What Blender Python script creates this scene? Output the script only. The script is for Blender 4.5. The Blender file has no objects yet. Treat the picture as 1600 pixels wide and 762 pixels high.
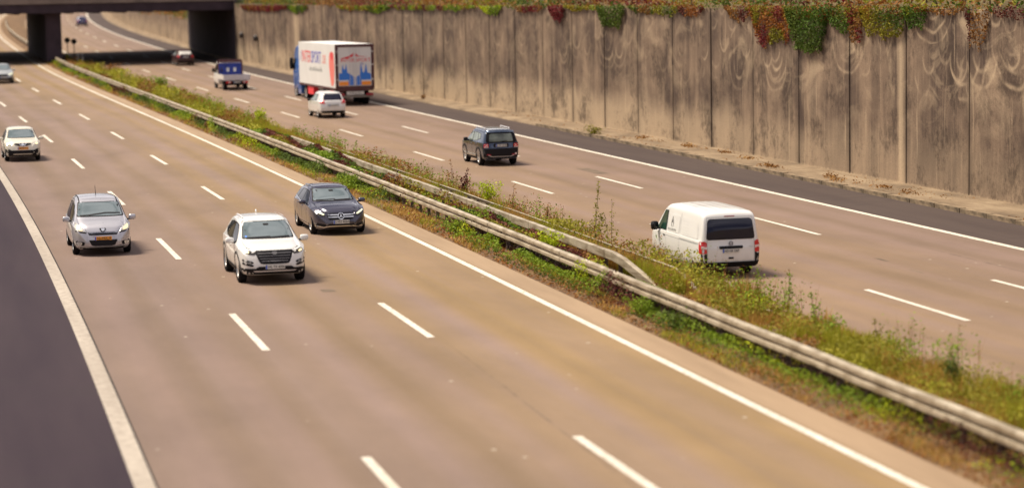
import bpy, bmesh, math, random
import numpy as np
from mathutils import Vector, Matrix, geometry
from mathutils.bvhtree import BVHTree
random.seed(7)
RNG = np.random.default_rng(11)
SC = bpy.context.scene
COL = SC.collection
PI = math.pi

# ------------------------------------------------------------------ camera
CAM_H, PITCH, ROLL, FPX = 7.51, 0.10962, -0.01813, 3563.9
cp, sp, cr, sr = math.cos(PITCH), math.sin(PITCH), math.cos(ROLL), math.sin(ROLL)
cam_d = bpy.data.cameras.new('camera')
cam = bpy.data.objects.new('camera', cam_d)
COL.objects.link(cam)
SC.camera = cam
cam_d.sensor_width = 36.0
cam_d.lens = FPX / 1600 * 36.0
cam_d.clip_start, cam_d.clip_end = 0.5, 5000
Rt = Vector((cr, sr * sp, sr * cp))
Dn = Vector((sr, -cr * sp, -cr * cp))
Fw = Vector((0, cp, -sp))
mat = Matrix((Rt, -Dn, -Fw)).transposed().to_4x4()
mat.translation = (0, 0, CAM_H)
cam.matrix_world = mat
cam_d.dof.use_dof = True
cam_d.dof.focus_distance = 76.0
cam_d.dof.aperture_fstop = 0.52

# ------------------------------------------------------------------ world, sun, exposure
SUN_DIR = Vector((-0.62, 0.20, 1.15)).normalized()        # towards the sun: left, a little ahead
sun_el = math.asin(SUN_DIR.z)
sun_az = math.atan2(SUN_DIR.x, SUN_DIR.y)
W_ = bpy.data.worlds.new('World')
SC.world = W_
W_.use_nodes = True
nt = W_.node_tree
nt.nodes.clear()
def wn(t, **kw):
    n = nt.nodes.new(t)
    for k, v in kw.items(): setattr(n, k, v)
    return n
sky = wn('ShaderNodeTexSky', sky_type='NISHITA', sun_disc=False, sun_elevation=sun_el, sun_rotation=sun_az)
tc = wn('ShaderNodeTexCoord')
mp = wn('ShaderNodeMapping'); mp.inputs['Scale'].default_value = (1.0, 1.0, 2.6)
nz = wn('ShaderNodeTexNoise'); nz.inputs['Scale'].default_value = 3.2; nz.inputs['Detail'].default_value = 5
cr_ = wn('ShaderNodeValToRGB')
cr_.color_ramp.elements[0].position = 0.38; cr_.color_ramp.elements[0].color = (2.3, 2.3, 3.2, 1)
cr_.color_ramp.elements[1].position = 0.57; cr_.color_ramp.elements[1].color = (15.0, 14.2, 14.8, 1)
mx = wn('ShaderNodeMixRGB'); mx.inputs[0].default_value = 0.82
bg = wn('ShaderNodeBackground'); bg.inputs['Strength'].default_value = 0.050
wo = wn('ShaderNodeOutputWorld')
L = nt.links.new
L(tc.outputs['Generated'], mp.inputs[0]); L(mp.outputs[0], nz.inputs['Vector']); L(nz.outputs[0], cr_.inputs[0])
L(sky.outputs[0], mx.inputs[1]); L(cr_.outputs[0], mx.inputs[2]); L(mx.outputs[0], bg.inputs[0]); L(bg.outputs[0], wo.inputs[0])

sun_d = bpy.data.lights.new('sun', 'SUN')
sun_d.energy = 4.7
sun_d.angle = math.radians(20)
sun_d.color = (1.0, 0.885, 0.71)
sun = bpy.data.objects.new('sun', sun_d)
COL.objects.link(sun)
sun.rotation_euler = SUN_DIR.to_track_quat('Z', 'Y').to_euler()
sun.location = (-40, 20, 60)
SC.view_settings.view_transform = 'Standard'
SC.view_settings.look = 'None'
SC.view_settings.exposure = 0.36
SC.view_settings.gamma = 1.0

# ------------------------------------------------------------------ road alignment
# s = metres along the motorway, o = metres to the right of the reference line, heading turns left when positive
TS = np.arange(-80, 2600.1, 1.0)
def heading_arr():
    q = (TS - 60) / 100
    kap = 0.00046956 + 0.00031467 * q - 0.00072411 * q * q
    kap = np.where((TS < 0), 0.0001, kap)
    kap = np.where(TS > 222, np.where(TS < 300, -0.0001, np.where(TS < 560, -0.0004, 0.0)), kap)
    th = np.concatenate([[0], np.cumsum((kap[1:] + kap[:-1]) / 2)])
    return th - np.interp(0, TS, th) + 0.22886
TH = heading_arr()
_dx, _dy = -np.sin(TH), np.cos(TH)
AX = np.concatenate([[0], np.cumsum((_dx[1:] + _dx[:-1]) / 2)]); AY = np.concatenate([[0], np.cumsum((_dy[1:] + _dy[:-1]) / 2)])
AX -= np.interp(0, TS, AX); AY -= np.interp(0, TS, AY)
def prof(s):
    s = np.asarray(s, float)
    q = (np.clip(s, 0, 235) - 60) / 100
    return 0.77856 * q * q - 0.17994 * q ** 3 + np.maximum(s - 235, 0) * 0.014
def road_z(s, o):
    o = np.asarray(o, float)
    t = np.clip((o - 14.6) / (18.3 - 14.6), 0, 1)
    far = -0.3254 + 0.00754 * (np.clip(o, 18, 60) - 18)
    return prof(s) + t * far
def P3(s, o, z=0.0):
    s = np.asarray(s, float); o = np.asarray(o, float)
    th = np.interp(s, TS, TH)
    x = np.interp(s, TS, AX) + o * np.cos(th); y = np.interp(s, TS, AY) + o * np.sin(th)
    return np.stack(np.broadcast_arrays(x, y, road_z(s, o) + z), -1)
def V3(s, o, z=0.0): return Vector(P3(s, o, z))
def hd(s): return float(np.interp(s, TS, TH))
def wall_o(s): return np.interp(s, [-80, 30, 115, 135, 166, 217, 229, 290, 560], [35.3, 35.3, 35.2, 34.7, 34.1, 33.4, 33.1, 34.4, 34.9])
def kerb_o(s): return np.minimum(33.0, wall_o(s) - 0.75)

# ------------------------------------------------------------------ object helpers
def tag(o, label=None, cat=None, group=None, kind=None):
    if label: o['label'] = label
    if cat: o['category'] = cat
    if group: o['group'] = group
    if kind: o['kind'] = kind
    return o
def link(name, data, parent=None, loc=None):
    o = bpy.data.objects.new(name, data)
    COL.objects.link(o)
    if parent is not None: o.parent = parent
    if loc is not None: o.location = loc
    return o
def empty(name, loc=(0, 0, 0), rz=0.0, parent=None):
    o = link(name, None, parent)
    o.location = loc; o.rotation_euler = (0, 0, rz); o.empty_display_size = 0.3
    return o
def mesh_data(name, verts, faces, mats=None, uv=None, smooth=False, mat_idx=None):
    me = bpy.data.meshes.new(name)
    verts = np.asarray(verts, np.float32)
    if isinstance(faces, np.ndarray):
        nf, k = faces.shape
        me.vertices.add(len(verts)); me.vertices.foreach_set('co', verts.ravel())
        me.loops.add(nf * k); me.loops.foreach_set('vertex_index', faces.astype(np.int32).ravel())
        me.polygons.add(nf); me.polygons.foreach_set('loop_start', np.arange(nf, dtype=np.int32) * k)
        me.polygons.foreach_set('loop_total', np.full(nf, k, np.int32))
        me.update(calc_edges=True)
    else:
        me.from_pydata([tuple(v) for v in verts], [], [tuple(f) for f in faces])
        me.update()
    if uv is not None:
        lay = me.uv_layers.new(name='UVMap')
        li = np.empty(len(me.loops), np.int32); me.loops.foreach_get('vertex_index', li)
        lay.data.foreach_set('uv', np.asarray(uv, np.float32)[li].ravel())
    if mats:
        for m in (mats if isinstance(mats, (list, tuple)) else [mats]): me.materials.append(m)
    if mat_idx is not None: me.polygons.foreach_set('material_index', np.asarray(mat_idx, np.int32))
    if smooth: me.polygons.foreach_set('use_smooth', np.ones(len(me.polygons), bool))
    me.validate()
    return me
def mesh_obj(name, verts, faces, mats=None, parent=None, **kw):
    return link(name, mesh_data(name, verts, faces, mats, **kw), parent)

class MB:
    """collects shapes into one mesh"""
    def __init__(s): s.v = []; s.f = []
    def add(s, vs, fs):
        n = len(s.v); s.v += [tuple(v) for v in vs]; s.f += [tuple(i + n for i in f) for f in fs]; return s
    def box(s, c, d, rot=None):
        vs = [Vector((x * d[0] / 2, y * d[1] / 2, z * d[2] / 2)) for x in (-1, 1) for y in (-1, 1) for z in (-1, 1)]
        if rot is not None: vs = [rot @ v for v in vs]
        vs = [v + Vector(c) for v in vs]
        return s.add(vs, [(0, 1, 3, 2), (4, 6, 7, 5), (0, 4, 5, 1), (2, 3, 7, 6), (0, 2, 6, 4), (1, 5, 7, 3)])
    def tube(s, a, b, r, n=8, r2=None):
        a, b = Vector(a), Vector(b); d = (b - a).normalized(); r2 = r if r2 is None else r2
        u = d.orthogonal().normalized(); w = d.cross(u)
        vs = []
        for p, rr in ((a, r), (b, r2)):
            for i in range(n):
                t = 2 * PI * i / n; vs.append(p + (u * math.cos(t) + w * math.sin(t)) * rr)
        fs = [(i, (i + 1) % n, n + (i + 1) % n, n + i) for i in range(n)] + [tuple(range(n - 1, -1, -1)), tuple(range(n, 2 * n))]
        return s.add(vs, fs)
    def sq(s, c, d, p=0.5, n=10, m=14):
        """superellipsoid: rounded box"""
        f = lambda t: math.copysign(abs(t) ** p, t)
        vs = []
        for i in range(n + 1):
            ph = -PI / 2 + PI * i / n
            for j in range(m):
                th = 2 * PI * j / m
                vs.append((c[0] + d[0] / 2 * f(math.cos(ph)) * f(math.cos(th)), c[1] + d[1] / 2 * f(math.cos(ph)) * f(math.sin(th)), c[2] + d[2] / 2 * f(math.sin(ph))))
        fs = [(i * m + j, i * m + (j + 1) % m, (i + 1) * m + (j + 1) % m, (i + 1) * m + j) for i in range(n) for j in range(m)]
        return s.add(vs, fs)
    def lathe(s, prof_, axis='y', n=24, c=(0, 0, 0)):
        """profile (r, a) revolved about an axis"""
        vs = []
        for r, a in prof_:
            for j in range(n):
                t = 2 * PI * j / n; x, z = r * math.cos(t), r * math.sin(t)
                q = {'y': (x, a, z), 'x': (a, x, z), 'z': (x, z, a)}[axis]
                vs.append((q[0] + c[0], q[1] + c[1], q[2] + c[2]))
        k = len(prof_)
        fs = [(i * n + j, i * n + (j + 1) % n, (i + 1) * n + (j + 1) % n, (i + 1) * n + j) for i in range(k - 1) for j in range(n)]
        return s.add(vs, fs)
    def loft(s, rings, closed=True, caps=True):
        k = len(rings[0]); vs = [p for r in rings for p in r]
        fs = [(i * k + j, i * k + (j + 1) % k, (i + 1) * k + (j + 1) % k, (i + 1) * k + j) for i in range(len(rings) - 1) for j in range(k if closed else k - 1)]
        if caps and closed: fs += [tuple(range(k - 1, -1, -1)), tuple((len(rings) - 1) * k + j for j in range(k))]
        return s.add(vs, fs)
    def build(s, name, m, parent=None, smooth=False, angle=None):
        o = mesh_obj(name, s.v, s.f, m, parent, smooth=smooth)
        bm = bmesh.new(); bm.from_mesh(o.data); bmesh.ops.recalc_face_normals(bm, faces=bm.faces); bm.to_mesh(o.data); bm.free()
        if smooth and angle: o.data.set_sharp_from_angle(angle=math.radians(angle))
        return o

# ------------------------------------------------------------------ materials
class NT:
    def __init__(s, name):
        s.m = bpy.data.materials.new(name); s.m.use_nodes = True
        s.t = s.m.node_tree; s.t.nodes.clear()
        s.out = s.t.nodes.new('ShaderNodeOutputMaterial'); s.b = s.t.nodes.new('ShaderNodeBsdfPrincipled')
        s.t.links.new(s.b.outputs[0], s.out.inputs[0])
    def n(s, t, ins=None, **kw):
        n = s.t.nodes.new(t)
        for k, v in kw.items(): setattr(n, k, v)
        for k, v in (ins or {}).items(): s.set(n.inputs[k], v)
        return n
    def set(s, sock, v):
        if isinstance(v, bpy.types.NodeSocket): s.t.links.new(v, sock)
        else:
            if isinstance(v, (tuple, list)) and len(v) == 3 and sock.type == 'RGBA': v = (*v, 1)
            sock.default_value = v
    def math(s, op, a, b=0.0, c=None, clamp=False):
        n = s.n('ShaderNodeMath', operation=op, use_clamp=clamp); s.set(n.inputs[0], a); s.set(n.inputs[1], b)
        if c is not None: s.set(n.inputs[2], c)
        return n.outputs[0]
    def uv(s, sx=1, sy=1, ox=0, oy=0):
        n = s.n('ShaderNodeUVMap'); m = s.n('ShaderNodeMapping'); s.t.links.new(n.outputs[0], m.inputs[0])
        m.inputs['Scale'].default_value = (sx, sy, 1); m.inputs['Location'].default_value = (ox, oy, 0); return m.outputs[0]
    def obj(s, sc=1.0):
        n = s.n('ShaderNodeTexCoord'); m = s.n('ShaderNodeMapping'); s.t.links.new(n.outputs['Object'], m.inputs[0])
        m.inputs['Scale'].default_value = (sc, sc, sc) if not isinstance(sc, tuple) else sc; return m.outputs[0]
    def geo(s, sc=1.0):
        n = s.n('ShaderNodeNewGeometry'); m = s.n('ShaderNodeMapping'); s.t.links.new(n.outputs['Position'], m.inputs[0])
        m.inputs['Scale'].default_value = (sc, sc, sc) if not isinstance(sc, tuple) else sc; return m.outputs[0]
    def noise(s, vec, scale=1.0, detail=3.0, rough=0.55, dist=0.0):
        n = s.n('ShaderNodeTexNoise', {'Vector': vec, 'Scale': scale, 'Detail': detail, 'Roughness': rough, 'Distortion': dist}); return n.outputs[0]
    def ramp(s, f, stops, interp='LINEAR'):
        n = s.n('ShaderNodeValToRGB', {0: f}); e = n.color_ramp; e.interpolation = interp
        while len(e.elements) < len(stops): e.elements.new(0.5)
        for el, (p, c) in zip(e.elements, stops):
            el.position = p; el.color = (c, c, c, 1) if isinstance(c, (int, float)) else (*c, 1)
        return n.outputs[0]
    def mix(s, f, a, b, mode='MIX'):
        n = s.n('ShaderNodeMixRGB', blend_type=mode); s.set(n.inputs[0], f); s.set(n.inputs[1], a); s.set(n.inputs[2], b); return n.outputs[0]
    def bump(s, h, strength=0.3, dist=0.02):
        n = s.n('ShaderNodeBump', {'Height': h, 'Strength': strength, 'Distance': dist}); s.t.links.new(n.outputs[0], s.b.inputs['Normal'])
    def done(s, col=None, rough=0.6, metal=0.0, **kw):
        if col is not None: s.set(s.b.inputs['Base Color'], col)
        s.set(s.b.inputs['Roughness'], rough); s.set(s.b.inputs['Metallic'], metal)
        for k, v in kw.items(): s.set(s.b.inputs[k.replace('_', ' ')], v)
        return s.m

M = {}
def plain(name, col, rough=0.5, metal=0.0, var=0.12, scale=3.0, **kw):
    a = NT(name)
    f = a.noise(a.obj(), scale, 4)
    lo = tuple(c * (1 - var) for c in col); hi = tuple(min(1, c * (1 + var)) for c in col)
    return a.done(a.ramp(f, [(0.3, lo), (0.7, hi)]), rough, metal, **kw)
def paint(name, col, metal=0.0, rough=0.28, coat=1.0):
    a = NT(name)                                              # road film on the lower body
    sep = a.n('ShaderNodeSeparateXYZ'); tcn = a.n('ShaderNodeTexCoord'); a.t.links.new(tcn.outputs['Object'], sep.inputs[0])
    dirt = a.noise(a.obj(), 5.0, 4)
    low = a.math('MULTIPLY', a.ramp(sep.outputs[2], [(0.25, 1.0), (0.75, 0.0)]), a.ramp(dirt, [(0.3, 0.05), (0.75, 0.5)]))
    c = a.mix(low, col, (0.16, 0.13, 0.10))
    flake = a.noise(a.obj(), 2.0, 3)
    return a.done(c, a.ramp(flake, [(0.3, rough * 0.9), (0.7, rough * 1.2)]), metal, Coat_Weight=coat, Coat_Roughness=0.06)

def make_materials():
    # ---- asphalt, UV = (o, s)
    def asphalt(name, tan, mauve, stops, o_start):
        a = NT(name); uv = a.uv()
        sep = a.n('ShaderNodeSeparateXYZ', {0: uv})
        wob = a.noise(a.uv(0.12, 0.012), 1.0, 3)
        oo = a.math('ADD', sep.outputs[0], a.math('MULTIPLY_ADD', wob, 3.2, -1.6))
        zone = a.ramp(a.math('MULTIPLY', oo, 1 / 40.0), stops)
        base = a.mix(zone, tan, mauve)
        tr = a.noise(a.uv(1.15, 0.012), 1.0, 2, 0.5)               # wheel tracks
        tr2 = a.noise(a.uv(0.5, 0.02, 7.0, 3.0), 1.0, 4, 0.6)
        base = a.mix(a.ramp(tr, [(0.36, 0.0), (0.66, 0.55)]), base, tuple(min(1, c * 1.28) for c in mauve))
        base = a.mix(a.ramp(tr2, [(0.45, 0.0), (0.75, 0.36)]), base, tuple(c * 0.62 for c in tan))
        ln = a.math('ABSOLUTE', a.math('SUBTRACT', a.math('MODULO', a.math('ADD', a.math('SUBTRACT', sep.outputs[0], o_start - 37.2), a.math('MULTIPLY_ADD', a.noise(a.uv(0.0, 0.03), 1.0, 2), 0.9, -0.45)), 3.72), 1.86))
        brk = a.ramp(a.noise(a.uv(0.3, 0.03, 4, 1), 1.0, 4), [(0.3, 0.25), (0.65, 1.0)])
        base = a.mix(a.math('MULTIPLY', a.ramp(a.math('DIVIDE', ln, 2.0), [(0.12, 0.0), (0.36, 0.42), (0.46, 0.42), (0.66, 0.0)]), brk), base, tuple(min(1, c * q) for c, q in zip(mauve, (1.45, 1.43, 1.55))))
        base = a.mix(a.math('MULTIPLY', a.ramp(a.math('DIVIDE', ln, 2.0), [(0.0, 0.38), (0.2, 0.0)]), brk), base, tuple(c * 0.55 for c in tan))
        crk = a.n('ShaderNodeTexVoronoi', {'Vector': a.uv(0.11, 0.018, 2, 0), 'Scale': 1.0}, feature='DISTANCE_TO_EDGE', voronoi_dimensions='2D').outputs['Distance']
        crk = a.math('ADD', crk, a.math('MULTIPLY_ADD', a.noise(uv, 1.3, 4), 0.02, -0.01))
        base = a.mix(a.math('MULTIPLY', a.ramp(crk, [(0.0, 0.5), (0.0035, 0.0)]), a.ramp(a.noise(a.uv(0.1, 0.02, 8, 8), 1.0, 2), [(0.5, 0.0), (0.6, 1.0)])), base, (0.05, 0.04, 0.035))
        blot = a.noise(a.uv(0.35, 0.12), 1.0, 5, 0.65)
        base = a.mix(0.35, base, a.ramp(blot, [(0.3, 0.32), (0.7, 0.72)]), 'OVERLAY')
        grain = a.noise(uv, 55.0, 2, 0.7)
        base = a.mix(0.5, base, a.ramp(grain, [(0.32, 0.24), (0.68, 0.78)]), 'OVERLAY')
        spk = a.n('ShaderNodeTexVoronoi', {'Vector': uv, 'Scale': 0.9}).outputs['Distance']
        base = a.mix(a.ramp(spk, [(0.0, 1.0), (0.035, 0.7), (0.05, 0.0)]), base, (0.5, 0.44, 0.36))   # light chips
        a.bump(grain, 0.25, 0.006)
        return a.done(base, 0.86, Specular_IOR_Level=0.25)
    M['road_near'] = asphalt('asphalt_near', (0.252, 0.168, 0.083), (0.165, 0.118, 0.100), [(0.05, 1.0), (0.16, 0.75), (0.24, 0.35), (0.30, 0.0)], 2.35)  # mauve lanes at left: road tone with some vignette darkening painted in
    M['road_far'] = asphalt('asphalt_far', (0.236, 0.158, 0.095), (0.168, 0.117, 0.095), [(0.5, 0.0), (0.6, 0.2), (0.72, 0.75)], 18.85)
    def shoulder(name, c1, c2):
        a = NT(name); uv = a.uv()
        f = a.noise(a.uv(0.6, 0.05), 1.0, 4, 0.6); g = a.noise(uv, 60.0, 2, 0.7)
        base = a.mix(a.ramp(f, [(0.3, 0.0), (0.7, 1.0)]), c1, c2)
        base = a.mix(0.3, base, a.ramp(g, [(0.32, 0.3), (0.68, 0.72)]), 'OVERLAY')
        seam = a.noise(a.uv(0.05, 0.5), 1.0, 2)
        base = a.mix(a.ramp(seam, [(0.495, 0), (0.5, 0.35), (0.505, 0)]), base, (0.03, 0.025, 0.025))
        a.bump(g, 0.25, 0.006)
        return a.done(base, 0.88, Specular_IOR_Level=0.25)
    M['shoulder_near'] = shoulder('shoulder_asphalt_near', (0.024, 0.014, 0.023), (0.044, 0.029, 0.036))
    M['shoulder_far'] = shoulder('shoulder_asphalt_far', (0.058, 0.041, 0.038), (0.085, 0.062, 0.054))
    M['patch'] = plain('old_asphalt_patch', (0.150, 0.106, 0.072), 0.9, var=0.35, scale=2)
    a = NT('road_paint'); uv = a.uv()
    wear = a.noise(uv, 7.0, 6, 0.7); big = a.noise(a.uv(0.7, 0.25), 1.0, 3)
    a.bump(wear, 0.2, 0.004)
    M['line'] = a.done(a.mix(a.ramp(wear, [(0.36, 0.85), (0.52, 0.04)]), a.ramp(big, [(0.3, (0.62, 0.57, 0.48)), (0.7, (0.80, 0.75, 0.66))]), (0.34, 0.28, 0.21)), 0.6)
    a = NT('road_paint_old'); uv = a.uv()
    wear = a.noise(uv, 5.0, 6, 0.7); big = a.noise(a.uv(1.2, 0.12), 1.0, 3)
    a.bump(wear, 0.3, 0.005)
    M['line_old'] = a.done(a.mix(a.ramp(wear, [(0.36, 0.8), (0.54, 0.05)]), a.ramp(big, [(0.3, (0.33, 0.28, 0.23)), (0.7, (0.50, 0.44, 0.37))]), (0.25, 0.20, 0.16)), 0.65)
    a = NT('gutter_concrete'); uv = a.uv()
    f = a.noise(a.uv(1.5, 0.15), 1.0, 5, 0.6); g = a.noise(uv, 30, 3, 0.7)
    base = a.ramp(f, [(0.25, (0.245, 0.165, 0.098)), (0.75, (0.36, 0.25, 0.155))])
    a.bump(g, 0.2, 0.006)
    M['gutter'] = a.done(a.mix(0.25, base, a.ramp(g, [(0.3, 0.3), (0.7, 0.7)]), 'OVERLAY'), 0.85)
    a = NT('kerb_strip_concrete'); uv = a.uv()
    f = a.noise(a.uv(0.8, 0.3), 1.0, 6, 0.65); g = a.noise(uv, 22, 4, 0.7)
    base = a.ramp(f, [(0.28, (0.11, 0.075, 0.045)), (0.5, (0.22, 0.155, 0.095)), (0.75, (0.36, 0.27, 0.175))])
    a.bump(g, 0.5, 0.02)
    M['kerb'] = a.done(a.mix(0.4, base, a.ramp(g, [(0.3, 0.25), (0.7, 0.75)]), 'OVERLAY'), 0.9)
    M['kerbstone'] = plain('kerb_stone', (0.205, 0.148, 0.092), 0.9, var=0.6, scale=5)
    a = NT('median_soil'); v = a.geo()
    f = a.noise(v, 0.7, 6, 0.65); g = a.noise(v, 12, 4, 0.7)
    base = a.ramp(f, [(0.25, (0.055, 0.032, 0.02)), (0.5, (0.15, 0.082, 0.036)), (0.75, (0.26, 0.165, 0.07))])
    a.bump(g, 0.8, 0.05)
    M['soil'] = a.done(a.mix(0.45, base, a.ramp(g, [(0.3, 0.25), (0.7, 0.75)]), 'OVERLAY'), 0.95)
    a = NT('embankment_ground'); v = a.geo()
    f = a.noise(v, 0.35, 6, 0.65)
    M['earth'] = a.done(a.ramp(f, [(0.3, (0.06, 0.05, 0.02)), (0.55, (0.13, 0.09, 0.035)), (0.75, (0.09, 0.10, 0.03))]), 0.95)
    # ---- retaining wall, UV = (s, height)
    def wallmat(name, dark, light, pale, swirl=True):
        a = NT(name); uv = a.uv(); sep = a.n('ShaderNodeSeparateXYZ', {0: uv}); u, vv = sep.outputs[0], sep.outputs[1]
        st = a.noise(a.uv(1.1, 0.10), 1.0, 4, 0.6)
        st2 = a.noise(a.uv(4.5, 0.16, 3, 9), 1.0, 3, 0.6)
        big = a.noise(a.uv(0.28, 0.30), 1.0, 4, 0.6)
        f = a.math('ADD', a.math('MULTIPLY', st, 0.36), a.math('ADD', a.math('MULTIPLY', big, 0.48), a.math('MULTIPLY', st2, 0.16)))
        base = a.mix(a.ramp(f, [(0.41, 0.0), (0.59, 1.0)]), dark, light)
        hz = a.math('ADD', vv, a.math('MULTIPLY_ADD', a.noise(a.uv(0.5, 0.2, 5, 2), 1.0, 4), 2.6, -1.3))
        low = a.ramp(a.math('MULTIPLY', hz, 0.1), [(0.02, 0.72), (0.13, 0.62), (0.235, 0.0)])
        base = a.mix(a.math('MULTIPLY', low, a.ramp(a.math('MULTIPLY', u, 0.005), [(0.40, 0.35), (0.56, 1.0)])), base, pale)
        blk = a.math('MULTIPLY_ADD', a.noise(a.uv(0.45, 0.4, 1, 4), 1.0, 4, 0.6), 0.6, a.math('MULTIPLY', a.noise(a.uv(5.0, 3.0, 1, 4), 1.0, 5, 0.75), 0.4))                         # black lichen blotches
        base = a.mix(a.ramp(blk, [(0.50, 0.0), (0.60, 0.7)]), base, tuple(c * 0.55 for c in dark))
        hv = a.n('ShaderNodeTexNoise', {'Vector': a.uv(0.19, 0.0), 'Scale': 1.0, 'Detail': 1.0})
        thin = a.noise(a.uv(4.2, 0.22, 2, 5), 1.0, 3, 0.5)
        base = a.mix(a.math('MULTIPLY', a.ramp(thin, [(0.62, 0.0), (0.76, 0.5)]), a.ramp(vv, [(0.0, 1.0), (1.0, 1.0)])), base, tuple(min(1, c * 1.18) for c in pale))
        if swirl:                                                                # arcs scraped by swinging vines
            for (sx, sy, ox, oy, frq, amt) in ((0.42, 0.40, 0.3, -0.50, 13, 0.75), (0.75, 0.62, 4.7, 0.15, 9, 0.5), (0.26, 0.27, 9.1, 0.05, 21, 0.6)):
                wv = a.n('ShaderNodeVectorMath', {0: a.uv(sx, sy, ox, oy)}, operation='ADD')
                dn = a.n('ShaderNodeTexNoise', {'Vector': a.uv(0.5, 0.5, ox, 0), 'Scale': 1.0, 'Detail': 2.0})
                off = a.n('ShaderNodeVectorMath', {0: dn.outputs['Color'], 1: (0.22, 0.22, 0.0)}, operation='MULTIPLY')
                a.set(wv.inputs[1], off.outputs[0])
                vo = a.n('ShaderNodeTexVoronoi', {'Vector': wv.outputs[0], 'Scale': 1.0, 'Randomness': 0.85}, voronoi_dimensions='2D')
                d = a.n('ShaderNodeVectorMath', {0: wv.outputs[0], 1: vo.outputs['Position']}, operation='SUBTRACT')
                ds = a.n('ShaderNodeSeparateXYZ', {0: d.outputs[0]})
                r = vo.outputs['Distance']
                ring = a.ramp(a.math('SINE', a.math('MULTIPLY', r, frq * 2.2)), [(0.0, 0.0), (0.55, 0.25), (1.0, 1.0)])
                lowh = a.ramp(a.math('MULTIPLY_ADD', ds.outputs[1], -1.6, 0.12, clamp=True), [(0.05, 0), (0.45, 1.0)])
                rnd = a.n('ShaderNodeSeparateXYZ', {0: vo.outputs['Color']})
                on = a.math('MULTIPLY', a.math('GREATER_THAN', rnd.outputs[0], 0.5), a.ramp(a.noise(a.uv(0.9, 0.7, ox, 3), 1.0, 3), [(0.38, 0.1), (0.62, 1.0)]))
                band = a.ramp(r, [(0.08, 0.0), (0.18, 1.0), (0.46, 0.8), (0.60, 0.0)])
                hmask = a.ramp(a.math('MULTIPLY', vv, 0.1), [(0.27, 0.0), (0.42, 1.0)])
                k = a.math('MULTIPLY', a.math('MULTIPLY', ring, lowh), a.math('MULTIPLY', a.math('MULTIPLY', on, band), a.math('MULTIPLY', hmask, a.math('MULTIPLY', a.ramp(a.math('MULTIPLY', u, 0.005), [(0.44, 1.0), (0.66, 0.4)]), amt))))
                base = a.mix(k, base, tuple(min(1, c * 1.2) for c in pale))
        for (u0, wd) in ((80.45, 0.42), (196.5, 1.5)):                            # two wide pale vertical washes
            dd = a.math('ABSOLUTE', a.math('SUBTRACT', u, a.math('ADD', u0 - 0.1, a.math('MULTIPLY_ADD', vv, 0.02, a.math('MULTIPLY', st2, 0.45)))))
            base = a.mix(a.ramp(a.math('DIVIDE', dd, wd), [(0.3, 0.62), (1.0, 0.0)]), base, tuple(min(1, c * 1.08) for c in pale))
        jd = a.math('ABSOLUTE', a.math('SUBTRACT', a.math('MODULO', a.math('ADD', u, 2.64 + 5.28 * 40 - 74.9), 5.28), 2.64))
        jn = a.noise(a.uv(0.6, 0.25, 7, 7), 1.0, 4)
        base = a.mix(a.math('MULTIPLY', a.ramp(a.math('DIVIDE', jd, 1.0), [(0.04, 0.85), (0.11, 0.35), (0.5, 0.0)]), a.ramp(jn, [(0.3, 0.35), (0.6, 1.0)])), base, tuple(c * 0.5 for c in dark))
        sc = a.noise(a.uv(0.42, 0.5, 11, 2), 1.0, 4, 0.6, 1.2)                     # broad pale scuffs in the upper half
        base = a.mix(a.math('MULTIPLY', a.ramp(sc, [(0.50, 0.0), (0.68, 0.6)]), a.math('MULTIPLY', a.ramp(a.math('MULTIPLY', u, 0.005), [(0.42, 1.0), (0.64, 0.35)]), a.ramp(a.math('MULTIPLY', vv, 0.1), [(0.20, 0.15), (0.42, 1.0)]))), base, pale)
        fine = a.noise(uv, 14, 5, 0.75)
        base = a.mix(0.4, base, a.ramp(fine, [(0.3, 0.27), (0.7, 0.74)]), 'OVERLAY')
        foot = a.ramp(a.math('MULTIPLY', a.math('ADD', vv, a.math('MULTIPLY_ADD', st2, 0.3, -0.15)), 0.1), [(0.004, 0.75), (0.022, 0.0)])
        base = a.mix(foot, base, tuple(min(1, c * 1.35) for c in pale))
        a.bump(fine, 0.35, 0.02)
        return a.done(base, 0.9, Specular_IOR_Level=0.2)
    M['wall'] = wallmat('weathered_concrete', (0.088, 0.061, 0.049), (0.255, 0.181, 0.127), (0.52, 0.395, 0.265))
    M['wall_far'] = wallmat('weathered_concrete_far', (0.16, 0.11, 0.08), (0.29, 0.21, 0.145), (0.40, 0.30, 0.2), False)
    M['joint'] = plain('joint_filler', (0.010, 0.008, 0.008), 0.95)
    M['bridge'] = plain('bridge_concrete', (0.042, 0.027, 0.036), 0.9, var=0.3, scale=0.8)
    M['parapet'] = plain('parapet_concrete', (0.20, 0.155, 0.13), 0.85, var=0.25, scale=0.6)
    # ---- metal
    a = NT('galvanised_rail'); uv = a.obj()
    f = a.noise(uv, 1.6, 5, 0.65); st = a.noise(a.obj((0.5, 0.5, 6.0)), 2.0, 4)
    base = a.ramp(f, [(0.3, (0.22, 0.17, 0.11)), (0.5, (0.45, 0.38, 0.28)), (0.8, (0.60, 0.53, 0.42))])
    base = a.mix(a.ramp(st, [(0.48, 0.0), (0.68, 0.75)]), base, (0.20, 0.145, 0.085))
    M['rail'] = a.done(base, 0.5, 0.25)
    M['post'] = plain('rail_post_steel', (0.14, 0.10, 0.075), 0.7, 0.3, 0.35, 5)
    M['dark_metal'] = plain('dark_metal', (0.05, 0.042, 0.04), 0.5, 0.4)
    M['pole'] = plain('grey_pole', (0.22, 0.20, 0.18), 0.5, 0.4)
    M['white_plastic'] = plain('white_plastic', (0.75, 0.73, 0.7), 0.5)
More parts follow.
